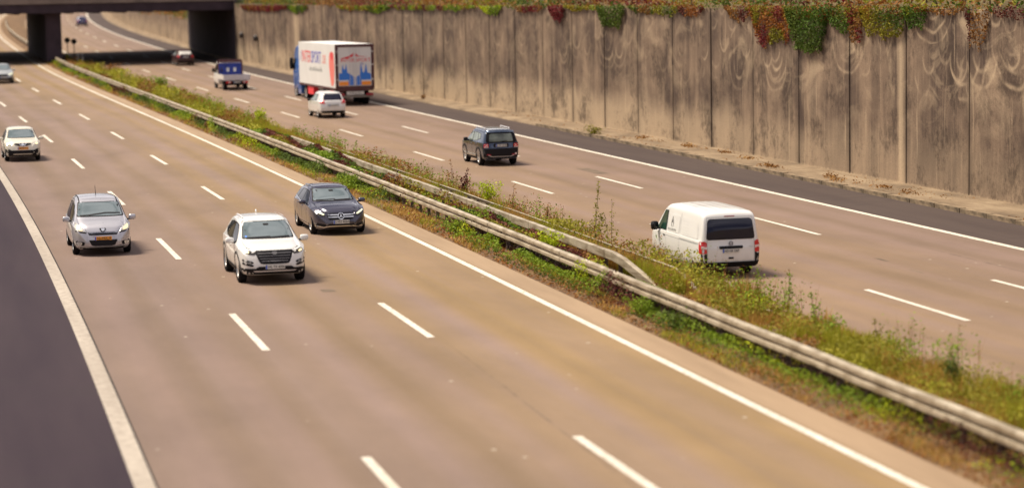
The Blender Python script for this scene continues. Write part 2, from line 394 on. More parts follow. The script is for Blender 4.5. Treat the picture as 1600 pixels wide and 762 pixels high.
    # ---- car materials
    M['tyre'] = plain('tyre_rubber', (0.010, 0.009, 0.011), 0.9, Specular_IOR_Level=0.2)
    M['well'] = plain('wheel_well', (0.008, 0.008, 0.009), 0.95)
    M['rim'] = plain('alloy_rim', (0.62, 0.61, 0.60), 0.3, 0.7)
    M['rim_dark'] = plain('dark_steel_rim', (0.22, 0.21, 0.21), 0.4, 0.6)
    M['trim'] = plain('black_trim', (0.009, 0.008, 0.011), 0.6, Specular_IOR_Level=0.25)
    M['chrome'] = plain('chrome', (0.78, 0.78, 0.79), 0.14, 1.0, 0.03)
    M['glass_front'] = NT('windscreen_glass').done((0.13, 0.17, 0.18), 0.04, 0.0, IOR=2.1, Coat_Weight=0.6, Coat_IOR=1.8, Coat_Roughness=0.02)
    M['glass_side'] = NT('side_glass').done((0.008, 0.009, 0.011), 0.08, 0.0, IOR=1.4)
    M['glass_tint'] = NT('tinted_rear_glass').done((0.010, 0.010, 0.028), 0.05, 0.0, IOR=1.6)
    M['glass_green'] = plain('cab_side_glass', (0.018, 0.05, 0.035), 0.06, IOR=1.5, var=0.5, scale=2.5)
    M['glass_clear'] = plain('see_through_glass', (0.16, 0.19, 0.16), 0.06, IOR=1.6, var=0.55, scale=2.2)
    M['glass_pale'] = plain('painted_sky_glass', (0.62, 0.60, 0.56), 0.25, IOR=1.4)  # pale sky reflection painted into the base colour
    a = NT('headlamp_glass')
    f = a.noise(a.obj(), 9, 3)
    M['lamp'] = a.done(a.ramp(f, [(0.35, (0.30, 0.28, 0.26)), (0.65, (0.78, 0.74, 0.66))]), 0.12, 0.3, Coat_Weight=1.0)
    a = NT('lit_headlamp'); a.b.inputs['Emission Color'].default_value = (1.0, 0.78, 0.36, 1); a.b.inputs['Emission Strength'].default_value = 0.7
    M['lamp_on'] = a.done((0.8, 0.7, 0.5), 0.2)
    a = NT('lit_daylight_lamp'); a.b.inputs['Emission Color'].default_value = (1.0, 1.0, 0.66, 1); a.b.inputs['Emission Strength'].default_value = 0.55
    M['lamp_drl'] = a.done((0.6, 0.6, 0.45), 0.3)
    M['lamp_dark'] = NT('headlamp_dark_glass').done((0.035, 0.030, 0.026), 0.25, 0.0, Coat_Weight=0.3)
    M['red'] = NT('tail_lamp_red').done((0.62, 0.018, 0.022), 0.2, 0.0, Coat_Weight=1.0)
    M['red_dark'] = NT('reflector_red').done((0.30, 0.01, 0.03), 0.3)
    M['lamp_clear'] = NT('lamp_clear_band').done((0.8, 0.62, 0.58), 0.2, 0.0, Coat_Weight=1.0)
    M['orange'] = NT('orange_reflector').done((0.95, 0.32, 0.045), 0.4)
    M['plate'] = plain('plate_white', (0.66, 0.65, 0.62), 0.5, var=0.05)
    M['plate_yellow'] = plain('plate_yellow', (0.86, 0.34, 0.03), 0.5, var=0.05)
    M['plate_blue'] = NT('plate_blue').done((0.06, 0.12, 0.5), 0.5)
    M['ink'] = NT('black_ink').done((0.03, 0.028, 0.028), 0.6)
    M['p_white'] = paint('white_paint', (0.78, 0.77, 0.75), 0.0, 0.35)
    M['p_cream'] = paint('cream_white_paint', (0.76, 0.71, 0.59), 0.0, 0.35)
    M['p_van'] = paint('van_white_paint', (0.81, 0.80, 0.78), 0.0, 0.4, 0.7)
    M['p_silver'] = paint('silver_paint', (0.55, 0.54, 0.58), 0.5, 0.28)
    M['p_navy'] = paint('midnight_paint', (0.060, 0.057, 0.092), 0.6, 0.24)
    M['p_jeep'] = paint('slate_paint', (0.062, 0.085, 0.135), 0.7, 0.26)
    M['p_black'] = paint('black_paint', (0.035, 0.006, 0.010), 0.0, 0.45, 0.2)
    M['p_blue'] = paint('blue_paint', (0.04, 0.045, 0.16), 0.3, 0.3)
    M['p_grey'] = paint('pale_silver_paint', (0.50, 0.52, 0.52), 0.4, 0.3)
    M['t_blue'] = paint('cab_blue_paint', (0.035, 0.14, 0.46), 0.0, 0.35)
    M['t_white'] = plain('trailer_white', (0.74, 0.73, 0.715), 0.5, var=0.04, scale=0.6)
    M['t_frame'] = plain('trailer_frame_maroon', (0.085, 0.028, 0.032), 0.5)
    M['g_red'] = NT('print_red').done((0.72, 0.03, 0.05), 0.5)
    M['g_salmon'] = NT('print_salmon').done((0.80, 0.20, 0.17), 0.5)
    M['g_blue'] = NT('print_blue').done((0.05, 0.055, 0.46), 0.5)
    M['g_sky'] = NT('print_sky_blue').done((0.035, 0.20, 0.72), 0.5)
    M['g_grey'] = NT('print_grey').done((0.42, 0.43, 0.42), 0.5)
    M['red_box'] = plain('red_locker', (0.80, 0.045, 0.06), 0.45, var=0.08)
    M['tarp'] = plain('blue_tarpaulin', (0.010, 0.028, 0.22), 0.6, var=0.4, scale=4)
    M['alu'] = plain('aluminium_board', (0.62, 0.61, 0.64), 0.45, 0.3, 0.1, 2)
    # ---- plants
    def leaf(name, c1, c2, c3, sc=0.9):
        a = NT(name); f = a.noise(a.geo(), sc, 4, 0.7); g = a.noise(a.geo(), 9.0, 2, 0.7)
        h = a.math('MULTIPLY_ADD', g, 0.5, a.math('MULTIPLY', f, 0.5))
        m = a.done(a.ramp(h, [(0.36, c1), (0.5, c2), (0.64, c3)]), 0.75, Specular_IOR_Level=0.25)
        tr = a.n('ShaderNodeBsdfTranslucent'); tr.inputs[0].default_value = (*[min(1, c * 1.3) for c in c2], 1)
        ms = a.n('ShaderNodeMixShader'); ms.inputs[0].default_value = 0.22
        a.t.links.new(a.b.outputs[0], ms.inputs[1]); a.t.links.new(tr.outputs[0], ms.inputs[2]); a.t.links.new(ms.outputs[0], a.out.inputs[0])
        return m
    M['grass'] = leaf('grass_blades', (0.15, 0.18, 0.014), (0.35, 0.34, 0.026), (0.56, 0.47, 0.07))
    M['grass_dry'] = leaf('dry_grass_blades', (0.22, 0.105, 0.022), (0.46, 0.27, 0.06), (0.62, 0.43, 0.14))
    M['leaf_dark'] = leaf('dark_leaves', (0.035, 0.062, 0.012), (0.085, 0.13, 0.020), (0.16, 0.21, 0.03))
    M['leaf_mid'] = leaf('green_leaves', (0.09, 0.15, 0.012), (0.19, 0.28, 0.020), (0.32, 0.38, 0.035))
    M['leaf_shade'] = leaf('shade_leaves', (0.018, 0.009, 0.010), (0.040, 0.020, 0.016), (0.085, 0.042, 0.026))  # near-black leaf colour standing in for shade
    M['leaf_lime'] = leaf('lime_leaves', (0.22, 0.31, 0.010), (0.40, 0.48, 0.015), (0.55, 0.58, 0.03))
    M['leaf_red'] = leaf('dark_red_leaves', (0.06, 0.015, 0.014), (0.13, 0.035, 0.028), (0.25, 0.09, 0.045))
    M['leaf_brown'] = leaf('brown_leaves', (0.10, 0.042, 0.014), (0.25, 0.115, 0.03), (0.44, 0.25, 0.07))
    M['leaf_rust'] = leaf('rust_leaves', (0.15, 0.042, 0.012), (0.28, 0.10, 0.02), (0.40, 0.20, 0.03))
    M['leaf_crimson'] = leaf('crimson_leaves', (0.09, 0.010, 0.016), (0.17, 0.020, 0.026), (0.24, 0.06, 0.035))
    M['leaf_yellow'] = leaf('yellow_leaves', (0.16, 0.12, 0.012), (0.28, 0.22, 0.02), (0.40, 0.32, 0.04))
    M['leaf_olive'] = leaf('olive_leaves', (0.10, 0.095, 0.012), (0.23, 0.215, 0.02), (0.38, 0.32, 0.035))
    M['leaf_ivy'] = leaf('ivy_leaves', (0.030, 0.058, 0.010), (0.075, 0.135, 0.016), (0.15, 0.23, 0.03))
    M['stem'] = plain('brown_stem', (0.10, 0.062, 0.032), 0.85, var=0.3, scale=8)
make_materials()
# ------------------------------------------------------------------ carriageways, shoulders, markings
def strip(name, offs, s0, s1, ds, z, m, parent=None, kind=None):
    """offs: numbers or functions of s, left to right; z: number or list per offset"""
    S = np.arange(s0, s1 + 1e-6, ds)
    if S[-1] < s1 - 1e-6: S = np.append(S, s1)
    zz = z if isinstance(z, (list, tuple)) else [z] * len(offs)
    cols = []; uvs = []
    for o, q in zip(offs, zz):
        ov = o(S) if callable(o) else np.full_like(S, o)
        qv = q(S) if callable(q) else q
        cols.append(P3(S, ov, qv)); uvs.append(np.stack([ov, S], -1))
    k = len(offs); n = len(S)
    V = np.stack(cols, 1).reshape(-1, 3); U = np.stack(uvs, 1).reshape(-1, 2)
    i = np.arange(n - 1)[:, None] * k + np.arange(k - 1)[None]
    F = np.stack([i, i + 1, i + 1 + k, i + k], -1).reshape(-1, 4)
    o = mesh_obj(name, V, F, m, parent, uv=U, smooth=True)
    if kind: o['kind'] = kind
    return o

WALL_TOP = 6.62
def rhs(S, dz):
    """height of the land behind the wall, relative to the road"""
    base = np.interp(S, [-80, 262, 274, 600], [WALL_TOP, WALL_TOP, 4.2, 4.6 + 4])
    return np.where(S < 268, WALL_TOP - 0.15 + dz - 0.0, prof(S) + 2.9 + dz) - prof(S) + 0.30
back = lambda S: wall_o(S) + 0.30
offs = [-900, -200, -40, -16, -8, -3.2, 3, 12, 14.6, 18.3, 26, back, back, lambda S: wall_o(S) + 4, lambda S: wall_o(S) + 25, 200, 900]
zs = [9, 8, 7.5, 5.0, 1.0, -0.12, -0.12, -0.12, -0.12, -0.12, -0.12, -0.12, lambda S: rhs(S, 0), lambda S: rhs(S, 0.5), lambda S: rhs(S, 3.5), lambda S: rhs(S, 6), lambda S: rhs(S, 8)]
ground = strip('ground', offs, -80, 2500, 12, zs, M['earth'], kind='structure')
L0_, F_, I_ = 2.35, 13.51, 30.05
road_near = strip('near_carriageway', [2.2, 4, 6, 8, 10, 12, 13.68], -60, 900, 3, 0.0, M['road_near'], kind='structure')
road_far = strip('far_carriageway', [18.4, 20, 22, 24, 26, 28, 30.2], -60, 900, 3, 0.0, M['road_far'], kind='structure')
strip('near_hard_shoulder', [-3.3, -1, 1, 2.2], -60, 900, 3, -0.003, M['shoulder_near'], kind='structure')
strip('far_hard_shoulder', [30.2, 31.5, kerb_o], -60, 900, 3, -0.003, M['shoulder_far'], kind='structure')
strip('concrete_gutter', [13.68, 14.0, 14.38], -60, 900, 3, [-0.001, 0.0, 0.012], M['gutter'], kind='structure')
strip('wall_footing', [kerb_o, lambda S: kerb_o(S) + 0.03, lambda S: kerb_o(S) + 0.28, lambda S: kerb_o(S) + 0.9, lambda S: wall_o(S) + 0.05], -60, 262, 3, [-0.05, 0.10, 0.12, 0.13, 0.16], M['kerb'], kind='structure')
strip('wall_footing', [kerb_o, lambda S: kerb_o(S) + 0.03, lambda S: kerb_o(S) + 0.28, lambda S: wall_o(S) + 0.05], 262, 560, 4, [-0.05, 0.10, 0.12, 0.14], M['kerb'], kind='structure')
kst = mesh_data('kerb_stone', *(lambda b: (b.v, b.f))(MB().box((0, 0, 0.02), (0.24, 0.97, 0.17))), M['kerbstone'])
foot = [o for o in SC.objects if o.name == 'wall_footing'][0]
for k in range(36):                                                       # nearest kerb stones, one by one
    s = 52 + k * 2.0
    ko = link('kerb_stone', kst, foot, V3(s, kerb_o(s) + 0.10, 0.04 + random.uniform(-.012, .012)))
    ko.rotation_euler = (0, 0, hd(s) + random.uniform(-.01, .01)); ko.scale = (1, 2.052, 1)

def line(name, par, o0, o1, s0, s1, m, z=0.005, ds=3): return strip(name, [o0, o1], s0, s1, ds, z, m, par)
line('edge_line', road_near, L0_ - 0.16, L0_ + 0.16, 5, 700, M['line_old'], 0.007)
line('joint_seal', road_near, L0_ + 0.165, L0_ + 0.20, 5, 300, M['joint'], 0.004)
line('edge_line', road_near, F_ - 0.095, F_ + 0.095, 5, 700, M['line'])
line('edge_line', road_far, I_ - 0.13, I_ + 0.13, 5, 700, M['line'])
line('edge_line', road_far, 18.82, 18.98, 5, 700, M['line'])
for par, ph, o in ((road_near, 159.09, 6.0), (road_near, 195.67, 9.72), (road_far, 213.63, 22.5), (road_far, 160.01, 26.24)):
    s = ph
    while s > 30: s -= 18
    while s < 480:
        line('lane_dash', par, o - 0.085, o + 0.085, s - 3, s + 3, M['line'], ds=2); s += 18
for par, s, o, w, l in ((road_far, 93.6, 26.9, 0.55, 3.0), (road_near, 57.5, 8.9, 0.35, 0.5), (road_far, 60.3, 25.4, 0.12, 0.8), (road_far, 57.5, 25.2, 0.10, 0.7)):
    line('tar_patch', par, o - w / 2, o + w / 2, s - l / 2, s + l / 2, M['patch'], 0.0035, 0.5)

# ------------------------------------------------------------------ median soil
S = np.arange(-40, 700, 1.5)
def mound(o): return np.interp(o, [14.38, 14.7, 15.3, 16.5, 17.6, 18.35], [0.0, 0.05, 0.10, 0.16, 0.12, -0.02])
offs = list(np.linspace(14.38, 18.42, 14))
soil = strip('median_soil', offs, -40, 700, 1.5, [float(mound(o)) for o in offs], M['soil'], kind='structure')
co = np.empty(len(soil.data.vertices) * 3, np.float32); soil.data.vertices.foreach_get('co', co); co = co.reshape(-1, 3)
inner = np.ones(len(co), bool).reshape(-1, 14); inner[:, 0] = inner[:, -1] = False
co[:, 2] += inner.ravel() * RNG.uniform(-0.035, 0.05, len(co)); soil.data.vertices.foreach_set('co', co.ravel()); soil.data.update()

# ------------------------------------------------------------------ retaining walls of concrete panels
def panels(name, label, s0, s1, step, top, m, o_of):
    base = V3(s0, o_of(s0), 0)
    root = tag(empty(name, base), label, 'retaining wall')
    s = s0; i = 0
    while s < s1 - 0.5:
        e = min(s + step, s1); g = 0.04
        a, b = s + g, e - g
        jo = random.uniform(-0.012, 0.012); jz = random.uniform(-0.03, 0.03)
        n = 3; V = []; U = []
        for q in np.linspace(a, b, n):
            oo = float(o_of(q)) + jo; zt = top(q) + jz; zr = float(road_z(q, oo))
            for (do, z) in ((0, -0.1), (0, zt - zr), (0.26, zt - zr), (0.26, -0.1)):
                V.append(V3(q, oo + do, z) - base); U.append((q, z))
        F = []
        for j in range(n - 1):
            for k in range(4):
                k2 = (k + 1) % 4; F.append((j * 4 + k, j * 4 + k2, (j + 1) * 4 + k2, (j + 1) * 4 + k))
        F += [(0, 3, 2, 1), ((n - 1) * 4, (n - 1) * 4 + 1, (n - 1) * 4 + 2, (n - 1) * 4 + 3)]
        p = mesh_obj('wall_panel', V, F, m, root, uv=U)
        s = e; i += 1
    q = np.arange(s0, s1 + 0.1, 4.0); V = []
    for t in q:
        oo = float(o_of(t)); zr = float(road_z(t, oo))
        for (do, z) in ((0.13, -0.1), (0.13, top(t) - zr - 0.12), (0.29, top(t) - zr - 0.12), (0.29, -0.1)): V.append(V3(t, oo + do, z) - base)
    F = [(j * 4 + k, j * 4 + (k + 1) % 4, (j + 1) * 4 + (k + 1) % 4, (j + 1) * 4 + k) for j in range(len(q) - 1) for k in range(4)]
    mesh_obj('joint_filler', V, F, M['joint'], root)
    return root
wall = panels('retaining_wall', 'tall stained concrete panel retaining wall along the far carriageway', 74.9 - 5.28 * 9, 228.8, 5.28, lambda s: WALL_TOP + 0.004 * max(0, s - 150), M['wall'], wall_o)
wall2 = panels('retaining_wall', 'low concrete retaining wall under brown bushes beyond the bridge', 268.5, 560, 6.0, lambda s: float(prof(s)) + 3.0, M['wall_far'], wall_o)

# ------------------------------------------------------------------ road bridge
def slab(root, name, m, s0, s1, o0, o1, z0, z1, base, skew=0.0, ds=4):
    """a block in road coordinates, absolute heights"""
    OS = np.arange(o0, o1 + 1e-6, max(0.5, (o1 - o0) / 6)); V = []; F = []
    SS = np.array([s0, s1])
    for sx in SS:
        for o in OS:
            for z in (z0, z1):
                p = V3(sx + skew * (o - 17), o, 0); p.z = z; V.append(p - base)
    n = len(OS)
    for j in range(n - 1):
        a = 2 * j; b = a + 2; c = 2 * n + a; d = c + 2
        F += [(a, b, b + 1, a + 1), (c, c + 1, d + 1, d), (a, c, d, b), (a + 1, b + 1, d + 1, c + 1)]
    F += [(0, 1, 2 * n + 1, 2 * n), (2 * n - 2, 4 * n - 2, 4 * n - 1, 2 * n - 1)]
    mb = MB().add(V, F); return mb.build(name, m, root)
bb = V3(248, 15.2, 0)
bridge = tag(empty('road_bridge', bb), 'concrete road bridge crossing both carriageways at the top left', 'bridge')
ZS = 6.42
BS0, BS1 = 229.5, 268.0
slab(bridge, 'deck', M['bridge'], BS0 + 0.35, BS1 - 0.35, -26, 33.2, ZS, ZS + 0.95, bb)
for sA, sB in ((BS0, BS0 + 0.6), (BS1 - 0.6, BS1)):
    slab(bridge, 'parapet', M['parapet'], sA, sB, -26, 44, ZS + 0.78, ZS + 2.1, bb)
    slab(bridge, 'edge_beam', M['bridge'], sA + 0.14, sB - 0.14, -26, 33.2, ZS - 0.12, ZS + 0.775, bb)
for o in np.arange(-4, 33, 2.6):
    slab(bridge, 'girder', M['bridge'], BS0 + 0.65, BS1 - 0.65, float(o), float(o) + 0.5, ZS - 0.22, ZS - 0.003, bb)
slab(bridge, 'pier', M['bridge'], BS0 + 1.2, BS1 - 1.2, 14.6, 16.25, -0.2, ZS - 0.13, bb)
slab(bridge, 'abutment', M['bridge'], 228.9, BS1 + 0.3, 33.1, 44, 0.0, ZS + 0.775, bb)
slab(bridge, 'abutment', M['bridge'], BS0, BS1, -26, -4.2, 0.0, ZS - 0.24, bb)

# ------------------------------------------------------------------ guard rails
def rail_profile(side, box=False):
    if box: return [(-side * d, z) for d, z in [(0.0, 0.545), (0.055, 0.55), (0.065, 0.56), (0.065, 0.765), (0.055, 0.78), (0.0, 0.785)]]
    pr = [(-0.012, 0.425), (0.0, 0.440), (0.058, 0.462), (0.072, 0.474), (0.072, 0.548), (0.060, 0.562), (0.0, 0.578), (-0.01, 0.585), (-0.01, 0.618), (0.0, 0.624), (0.060, 0.640), (0.072, 0.652), (0.072, 0.722), (0.060, 0.736), (0.0, 0.757), (-0.03, 0.765)]
    return [(-side * d, z) for d, z in pr]
def guard_rail(label, s0, s1, o_of, side, group, end_drop=False, start_drop=False, post_step=1.33, dz=0.0, box=False, dlen=4.6):
    base = V3(s0, o_of(s0), 0)
    root = tag(empty('guard_rail', base), label, 'guard rail', group)
    pr = rail_profile(side, box); s = s0; seg = 4.0
    def drop(q):
        d = 0.0
        if end_drop: d += max(0.0, 1 - (q - s0) / dlen)
        if start_drop: d += max(0.0, 1 - (s1 - q) / dlen)
        return 0.66 * min(1, d)
    while s < s1 - 0.1:
        e = min(s + seg, s1); n = 5 if drop(s) or drop(e) else 2
        rings = []
        for q in np.linspace(s - 0.06, e + 0.06, n + 1):
            jig = 0.014 * math.sin(q * .9 + o_of(q)) + (0.012 if int(s / seg) % 2 else 0.0)
            dr = drop(q)
            front = [V3(q, o_of(q) + d + jig, z + dz - dr) - base for d, z in pr]
            bck = [V3(q, o_of(q) + d + jig + side * (0.075 if box else 0.006), z + dz - dr) - base for d, z in reversed(pr)]
            rings.append(front + bck)
        MB().loft(rings).build('beam', M['rail'], root)
        s = e
    pm = MB().box((0.0, 0, 0.25), (0.10, 0.012, 0.98)).box((-0.045, 0.025, 0.25), (0.012, 0.05, 0.98)).box((0.045, 0.025, 0.25), (0.012, 0.05, 0.98)).box((-side * -0.0, 0.0, 0.62), (0.13, 0.05, 0.14))
    pd = mesh_data('post', pm.v, pm.f, M['post'])
    s = s0 + (dlen + .3 if end_drop else 0.9)
    while s < s1 - (5.0 if start_drop else 0.5):
        p = link('post', pd, root, V3(s, o_of(s) + side * (0.13 if box else 0.095), dz) - base); p.rotation_euler = (0, 0, hd(s) + (PI if side < 0 else 0)); s += post_step
    return root
r1 = lambda s: 15.26 + 0 * s
guard_rail('long weathered steel guard rail facing the near carriageway', 22, 228, r1, 1, None)
guard_rail('middle guard rail with an end bent down into the ground', 54.7, 110, lambda s: 16.68 + 0.40 * np.clip((57.4 - s) / 2.7, 0, 1), 1, None, end_drop=True, box=True, dlen=2.7)
guard_rail('overgrown guard rail at the far edge of the median', 53.2, 106, lambda s: 17.72 + 0 * s, -1, None, end_drop=True, dz=-0.14, box=True, dlen=2.2)
guard_rail('guard rail in the median beyond the bridge pier', 270, 400, r1, 1, None, post_step=4.0)

# ------------------------------------------------------------------ signs and lamps near the bridge
def sign(s, o, h, r, label):
    root = tag(empty('traffic_sign', V3(s, o, 0.05), hd(s)), label, 'sign', 'signs on the median by the pier')
    MB().tube((0, 0, -0.1), (0, 0, h + r * 0.8), 0.045).build('pole', M['pole'], root, True, 40)
    MB().lathe([(0.0, -0.02), (r, -0.02), (r, 0.02), (0, 0.02)], 'y', 28, (0, -0.07, h)).build('sign_plate', M['dark_metal'], root)
    MB().box((0, -0.035, h), (r * 1.4, 0.03, 0.05)).build('bracket', M['pole'], root)
sign(243.5, 17.5, 2.05, 0.30, 'round dark backed traffic sign nearer the bridge pier')
sign(244.5, 18.25, 1.95, 0.30, 'round dark backed traffic sign farther from the bridge pier')
for s, o, lb in ((236.0, 18.0, 'small white marker board left of its twin on the median'), (237.2, 18.55, 'small white marker board right of its twin on the median')):
    root = tag(empty('marker_board', V3(s, o, 0.0), hd(s) + 0.3), lb, 'marker board', 'white marker boards by the pier')
    MB().box((0, 0, 0.55), (0.22, 0.03, 1.0)).build('board', M['white_plastic'], root)
    MB().box((0, -0.018, 0.75), (0.12, 0.012, 0.2)).build('reflector', M['ink'], root)
for s, z, lb in ((224.0, 2.75, 'dark round wall lamp next to the bridge corner'), (216.0, 2.65, 'dark round wall lamp farther from the bridge corner')):
    root = tag(empty('wall_lamp', V3(s, float(wall_o(s)) - 0.01, z), hd(s)), lb, 'wall lamp', 'dark lamps on the wall by the bridge')
    MB().lathe([(0.0, -0.42), (0.26, -0.40), (0.33, -0.25), (0.33, -0.12), (0.12, -0.08)], 'x', 20).build('lamp_housing', M['dark_metal'], root, True, 40)
    MB().box((-0.07, 0, 0), (0.14, 0.16, 0.24)).box((-0.02, 0, -1.2), (0.04, 0.05, 2.3)).build('bracket', M['dark_metal'], root)

# ------------------------------------------------------------------ vegetation
def leaves(name, pts, size, m, parent=None, flat=0.35, kind=None, aspect=0.6, mats=None, mi=None):
    n = len(pts); pts = np.asarray(pts, float)
    size = np.broadcast_to(np.asarray(size, float), (n,))[:, None]
    nr = RNG.normal(size=(n, 3)); nr[:, 2] = np.abs(nr[:, 2]) + flat; nr /= np.linalg.norm(nr, axis=1)[:, None]
    t = np.cross(nr, RNG.normal(size=(n, 3))); t /= np.linalg.norm(t, axis=1)[:, None] + 1e-9
    b = np.cross(nr, t)
    V = np.stack([pts - t * size * .5, pts + b * size * .5 * aspect + nr * size * .08, pts + t * size * .5 - nr * size * .1, pts - b * size * .5 * aspect + nr * size * .08], 1).reshape(-1, 3)
    F = np.arange(4 * n).reshape(-1, 4)
    o = mesh_obj(name, V, F, mats or m, parent, mat_idx=mi)
    if kind: o['kind'] = kind
    return o
def blades(name, pts, h, w, m, kind='stuff', lean=0.35, parent=None):
    n = len(pts); h = np.asarray(h)[:, None] * np.ones((n, 1)); w = np.asarray(w)[:, None] * np.ones((n, 1))
    a = RNG.uniform(0, 2 * PI, n); d = np.stack([np.cos(a), np.sin(a), 0 * a], 1); e = np.stack([-np.sin(a), np.cos(a), 0 * a], 1)
    ln = RNG.uniform(0.05, lean, (n, 1)) * h
    mid = pts + np.array([0, 0, 1.0]) * h * .55 + e * ln * .35; top = pts + np.array([0, 0, 1.0]) * h + e * ln
    V = np.stack([pts - d * w * .5, pts + d * w * .5, mid + d * w * .36, top, mid - d * w * .36], 1).reshape(-1, 3)
    F = np.concatenate([np.arange(n)[:, None] * 5 + np.array([[0, 1, 2, 4]]), ], 0); F2 = np.arange(n)[:, None] * 5 + np.array([[4, 2, 3, 3]])
    F2 = np.arange(n)[:, None] * 5 + np.array([[4, 2, 3]])
    T = np.concatenate([F[:, [0, 1, 2]], F[:, [0, 2, 3]], F2], 0)
    o = mesh_obj(name, V, T, m, parent)
    if kind: o['kind'] = kind
    return o
_lat = RNG.uniform(0, 1, (64, 64))
def vnoise(x, y, k=0):
    x = np.asarray(x) + 17.3 * k; y = np.asarray(y) + 9.1 * k
    xi = np.floor(x).astype(int); yi = np.floor(y).astype(int); fx = x - xi; fy = y - yi
    fx = fx * fx * (3 - 2 * fx); fy = fy * fy * (3 - 2 * fy)
    g = lambda i, j: _lat[i % 64, j % 64]
    return (g(xi, yi) * (1 - fx) + g(xi + 1, yi) * fx) * (1 - fy) + (g(xi, yi + 1) * (1 - fx) + g(xi + 1, yi + 1) * fx) * fy
def scatter(n, o0, o1, s0=27, s1=232):
    s = s0 * (s1 / s0) ** RNG.uniform(0, 1, n); o = RNG.uniform(o0, o1, n); return s, o
def pick(s, o, mask): return s[mask], o[mask]
def at(s, o, z=0.0): return P3(s, o, mound(np.clip(o, 14.38, 18.35)) + z)
sz = lambda s: np.clip((s / 55.0) ** 0.6, 0.75, 2.2)

def median_cover():
    # flat dead litter along the gutter edge
    s, o = scatter(16000, 14.40, 15.6); k = vnoise(s * .5, o * 3, 1)
    q, p = pick(s, o, k > 0.42); leaves('leaf_litter', at(q, p, 0.02 + RNG.uniform(0, .04, len(q))), RNG.uniform(.05, .11, len(q)) * sz(q), M['leaf_brown'], flat=1.5, kind='stuff')
    q, p = pick(s, o, (k < 0.46) & (s < 75)); leaves('leaf_litter', at(q, p, 0.02 + RNG.uniform(0, .05, len(q))), RNG.uniform(.05, .11, len(q)) * sz(q), M['leaf_rust'], flat=1.5, kind='stuff')
    # leafy cover under the near rail
    s, o = scatter(110000, 14.52, 15.95)
    body = np.exp(-((o - 15.18) / 0.42) ** 2); k = vnoise(s * .33, o * .5, 2) ; patch = vnoise(s * .11, o * .2, 3)
    den = np.interp(s, [27, 40, 50, 62, 74, 80, 110, 150, 232], [.45, .62, .85, 1.0, .45, .9, .8, .5, .3]) * np.where((s > 71.3) & (s < 80), .12, 1.0)
    clump = vnoise(s * .75, o * 1.6, 33); zmx = np.interp(s, [27, 48, 58, 75, 110, 232], [.36, .46, .66, .50, .55, .45]) * (0.25 + 1.1 * k) * (.35 + 1.0 * clump) * body
    keep = (RNG.uniform(0, 1, len(s)) < den * body) & (patch + .25 * k + .35 * clump > np.interp(s, [27, 50, 62, 110], [.66, .62, .50, .48]))
    z = RNG.uniform(0.0, 1, len(s)) ** .6 * zmx
    kind_ = np.where((s > 50.5) & (s < 54.8) & (vnoise(s, o, 40) > .3), .70, vnoise(s * .22, o * .8, 5))
    for lo, hi, mt in ((-1, .34, 'leaf_dark'), (.34, .58, 'leaf_mid'), (.58, .66, 'leaf_lime'), (.66, .75, 'leaf_red'), (.75, 2, 'leaf_dark')):
        mk = keep & (kind_ + RNG.normal(0, .07, len(s)) >= lo) & (kind_ + 0 >= lo - .1) & (kind_ < hi)
        leaves('ground_cover', at(s[mk], o[mk], z[mk]), RNG.uniform(.045, .095, mk.sum()) * sz(s[mk]), M[mt], kind='stuff')
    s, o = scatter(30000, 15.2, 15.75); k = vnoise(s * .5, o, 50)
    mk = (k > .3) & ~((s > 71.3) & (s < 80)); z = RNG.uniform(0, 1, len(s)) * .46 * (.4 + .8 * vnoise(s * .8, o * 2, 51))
    leaves('shade_leaves', at(s[mk], o[mk], z[mk]), RNG.uniform(.05, .12, mk.sum()) * sz(s[mk]), M['leaf_shade'], kind='stuff')  # dark backdrop of leaves painting the shade under the near rail
    # between the rails: red and brown undergrowth, green in places
    s, o = scatter(42000, 15.55, 17.3, 50, 118); k = vnoise(s * .28, o * 1.1, 6)
    o = np.minimum(o, 16.55); zz = RNG.uniform(0, 1, len(s)) ** .7 * (0.24 + .55 * vnoise(s * .4, o, 7)) * np.interp(s, [50, 54, 62, 66], [.5, .45, .55, 1])
    gap = ~((s > 72) & (s < 88)) | (RNG.uniform(0, 1, len(s)) < .10)
    for lo, hi, mt in ((-1, .30, 'leaf_mid'), (.30, .42, 'leaf_dark'), (.42, .60, 'leaf_red'), (.60, .74, 'leaf_brown'), (.74, 2, 'leaf_olive')):
        mk = gap & (k >= lo) & (k < hi); leaves('undergrowth', at(s[mk], o[mk], zz[mk]), RNG.uniform(.06, .13, mk.sum()) * sz(s[mk]), M[mt], kind='stuff')
    # grass of the whole strip behind the near rail
    s, o = scatter(150000, 15.5, 19.15); k = vnoise(s * .3, o * .9, 8); tuft = vnoise(s * 1.5, o * 2.0, 9)
    far_side = np.clip((o - 16.9) / .6, 0, 1)
    mid = (s > 54) & (s < 108) & (o < 17.1)
    ok = (~mid | (RNG.uniform(0, 1, len(s)) < .12)) & (tuft > np.interp(s, [27, 52, 60, 232], [.40, .38, .28, .25]))
    hgt = (0.12 + 0.55 * tuft * (0.40 + 0.60 * far_side)) * (.42 + 1.15 * vnoise(s * .7, o * .9, 44)) * np.interp(s, [27, 40, 52, 60, 120, 232], [.8, .75, .62, .7, 1.0, .8])
    dry = k + RNG.normal(0, .1, len(s)) > np.interp(s, [27, 52, 60, 88, 100, 130, 232], [.60, .60, .44, .44, .62, .62, .56])
    for nm, mt, mk in (('grass', 'grass', ok & ~dry), ('dry_grass', 'grass_dry', ok & dry)):
        blades(nm, at(s[mk], o[mk], -.02), hgt[mk] * RNG.uniform(.6, 1.25, mk.sum()), .020 * sz(s[mk]) * RNG.uniform(.7, 1.4, mk.sum()), M[mt])
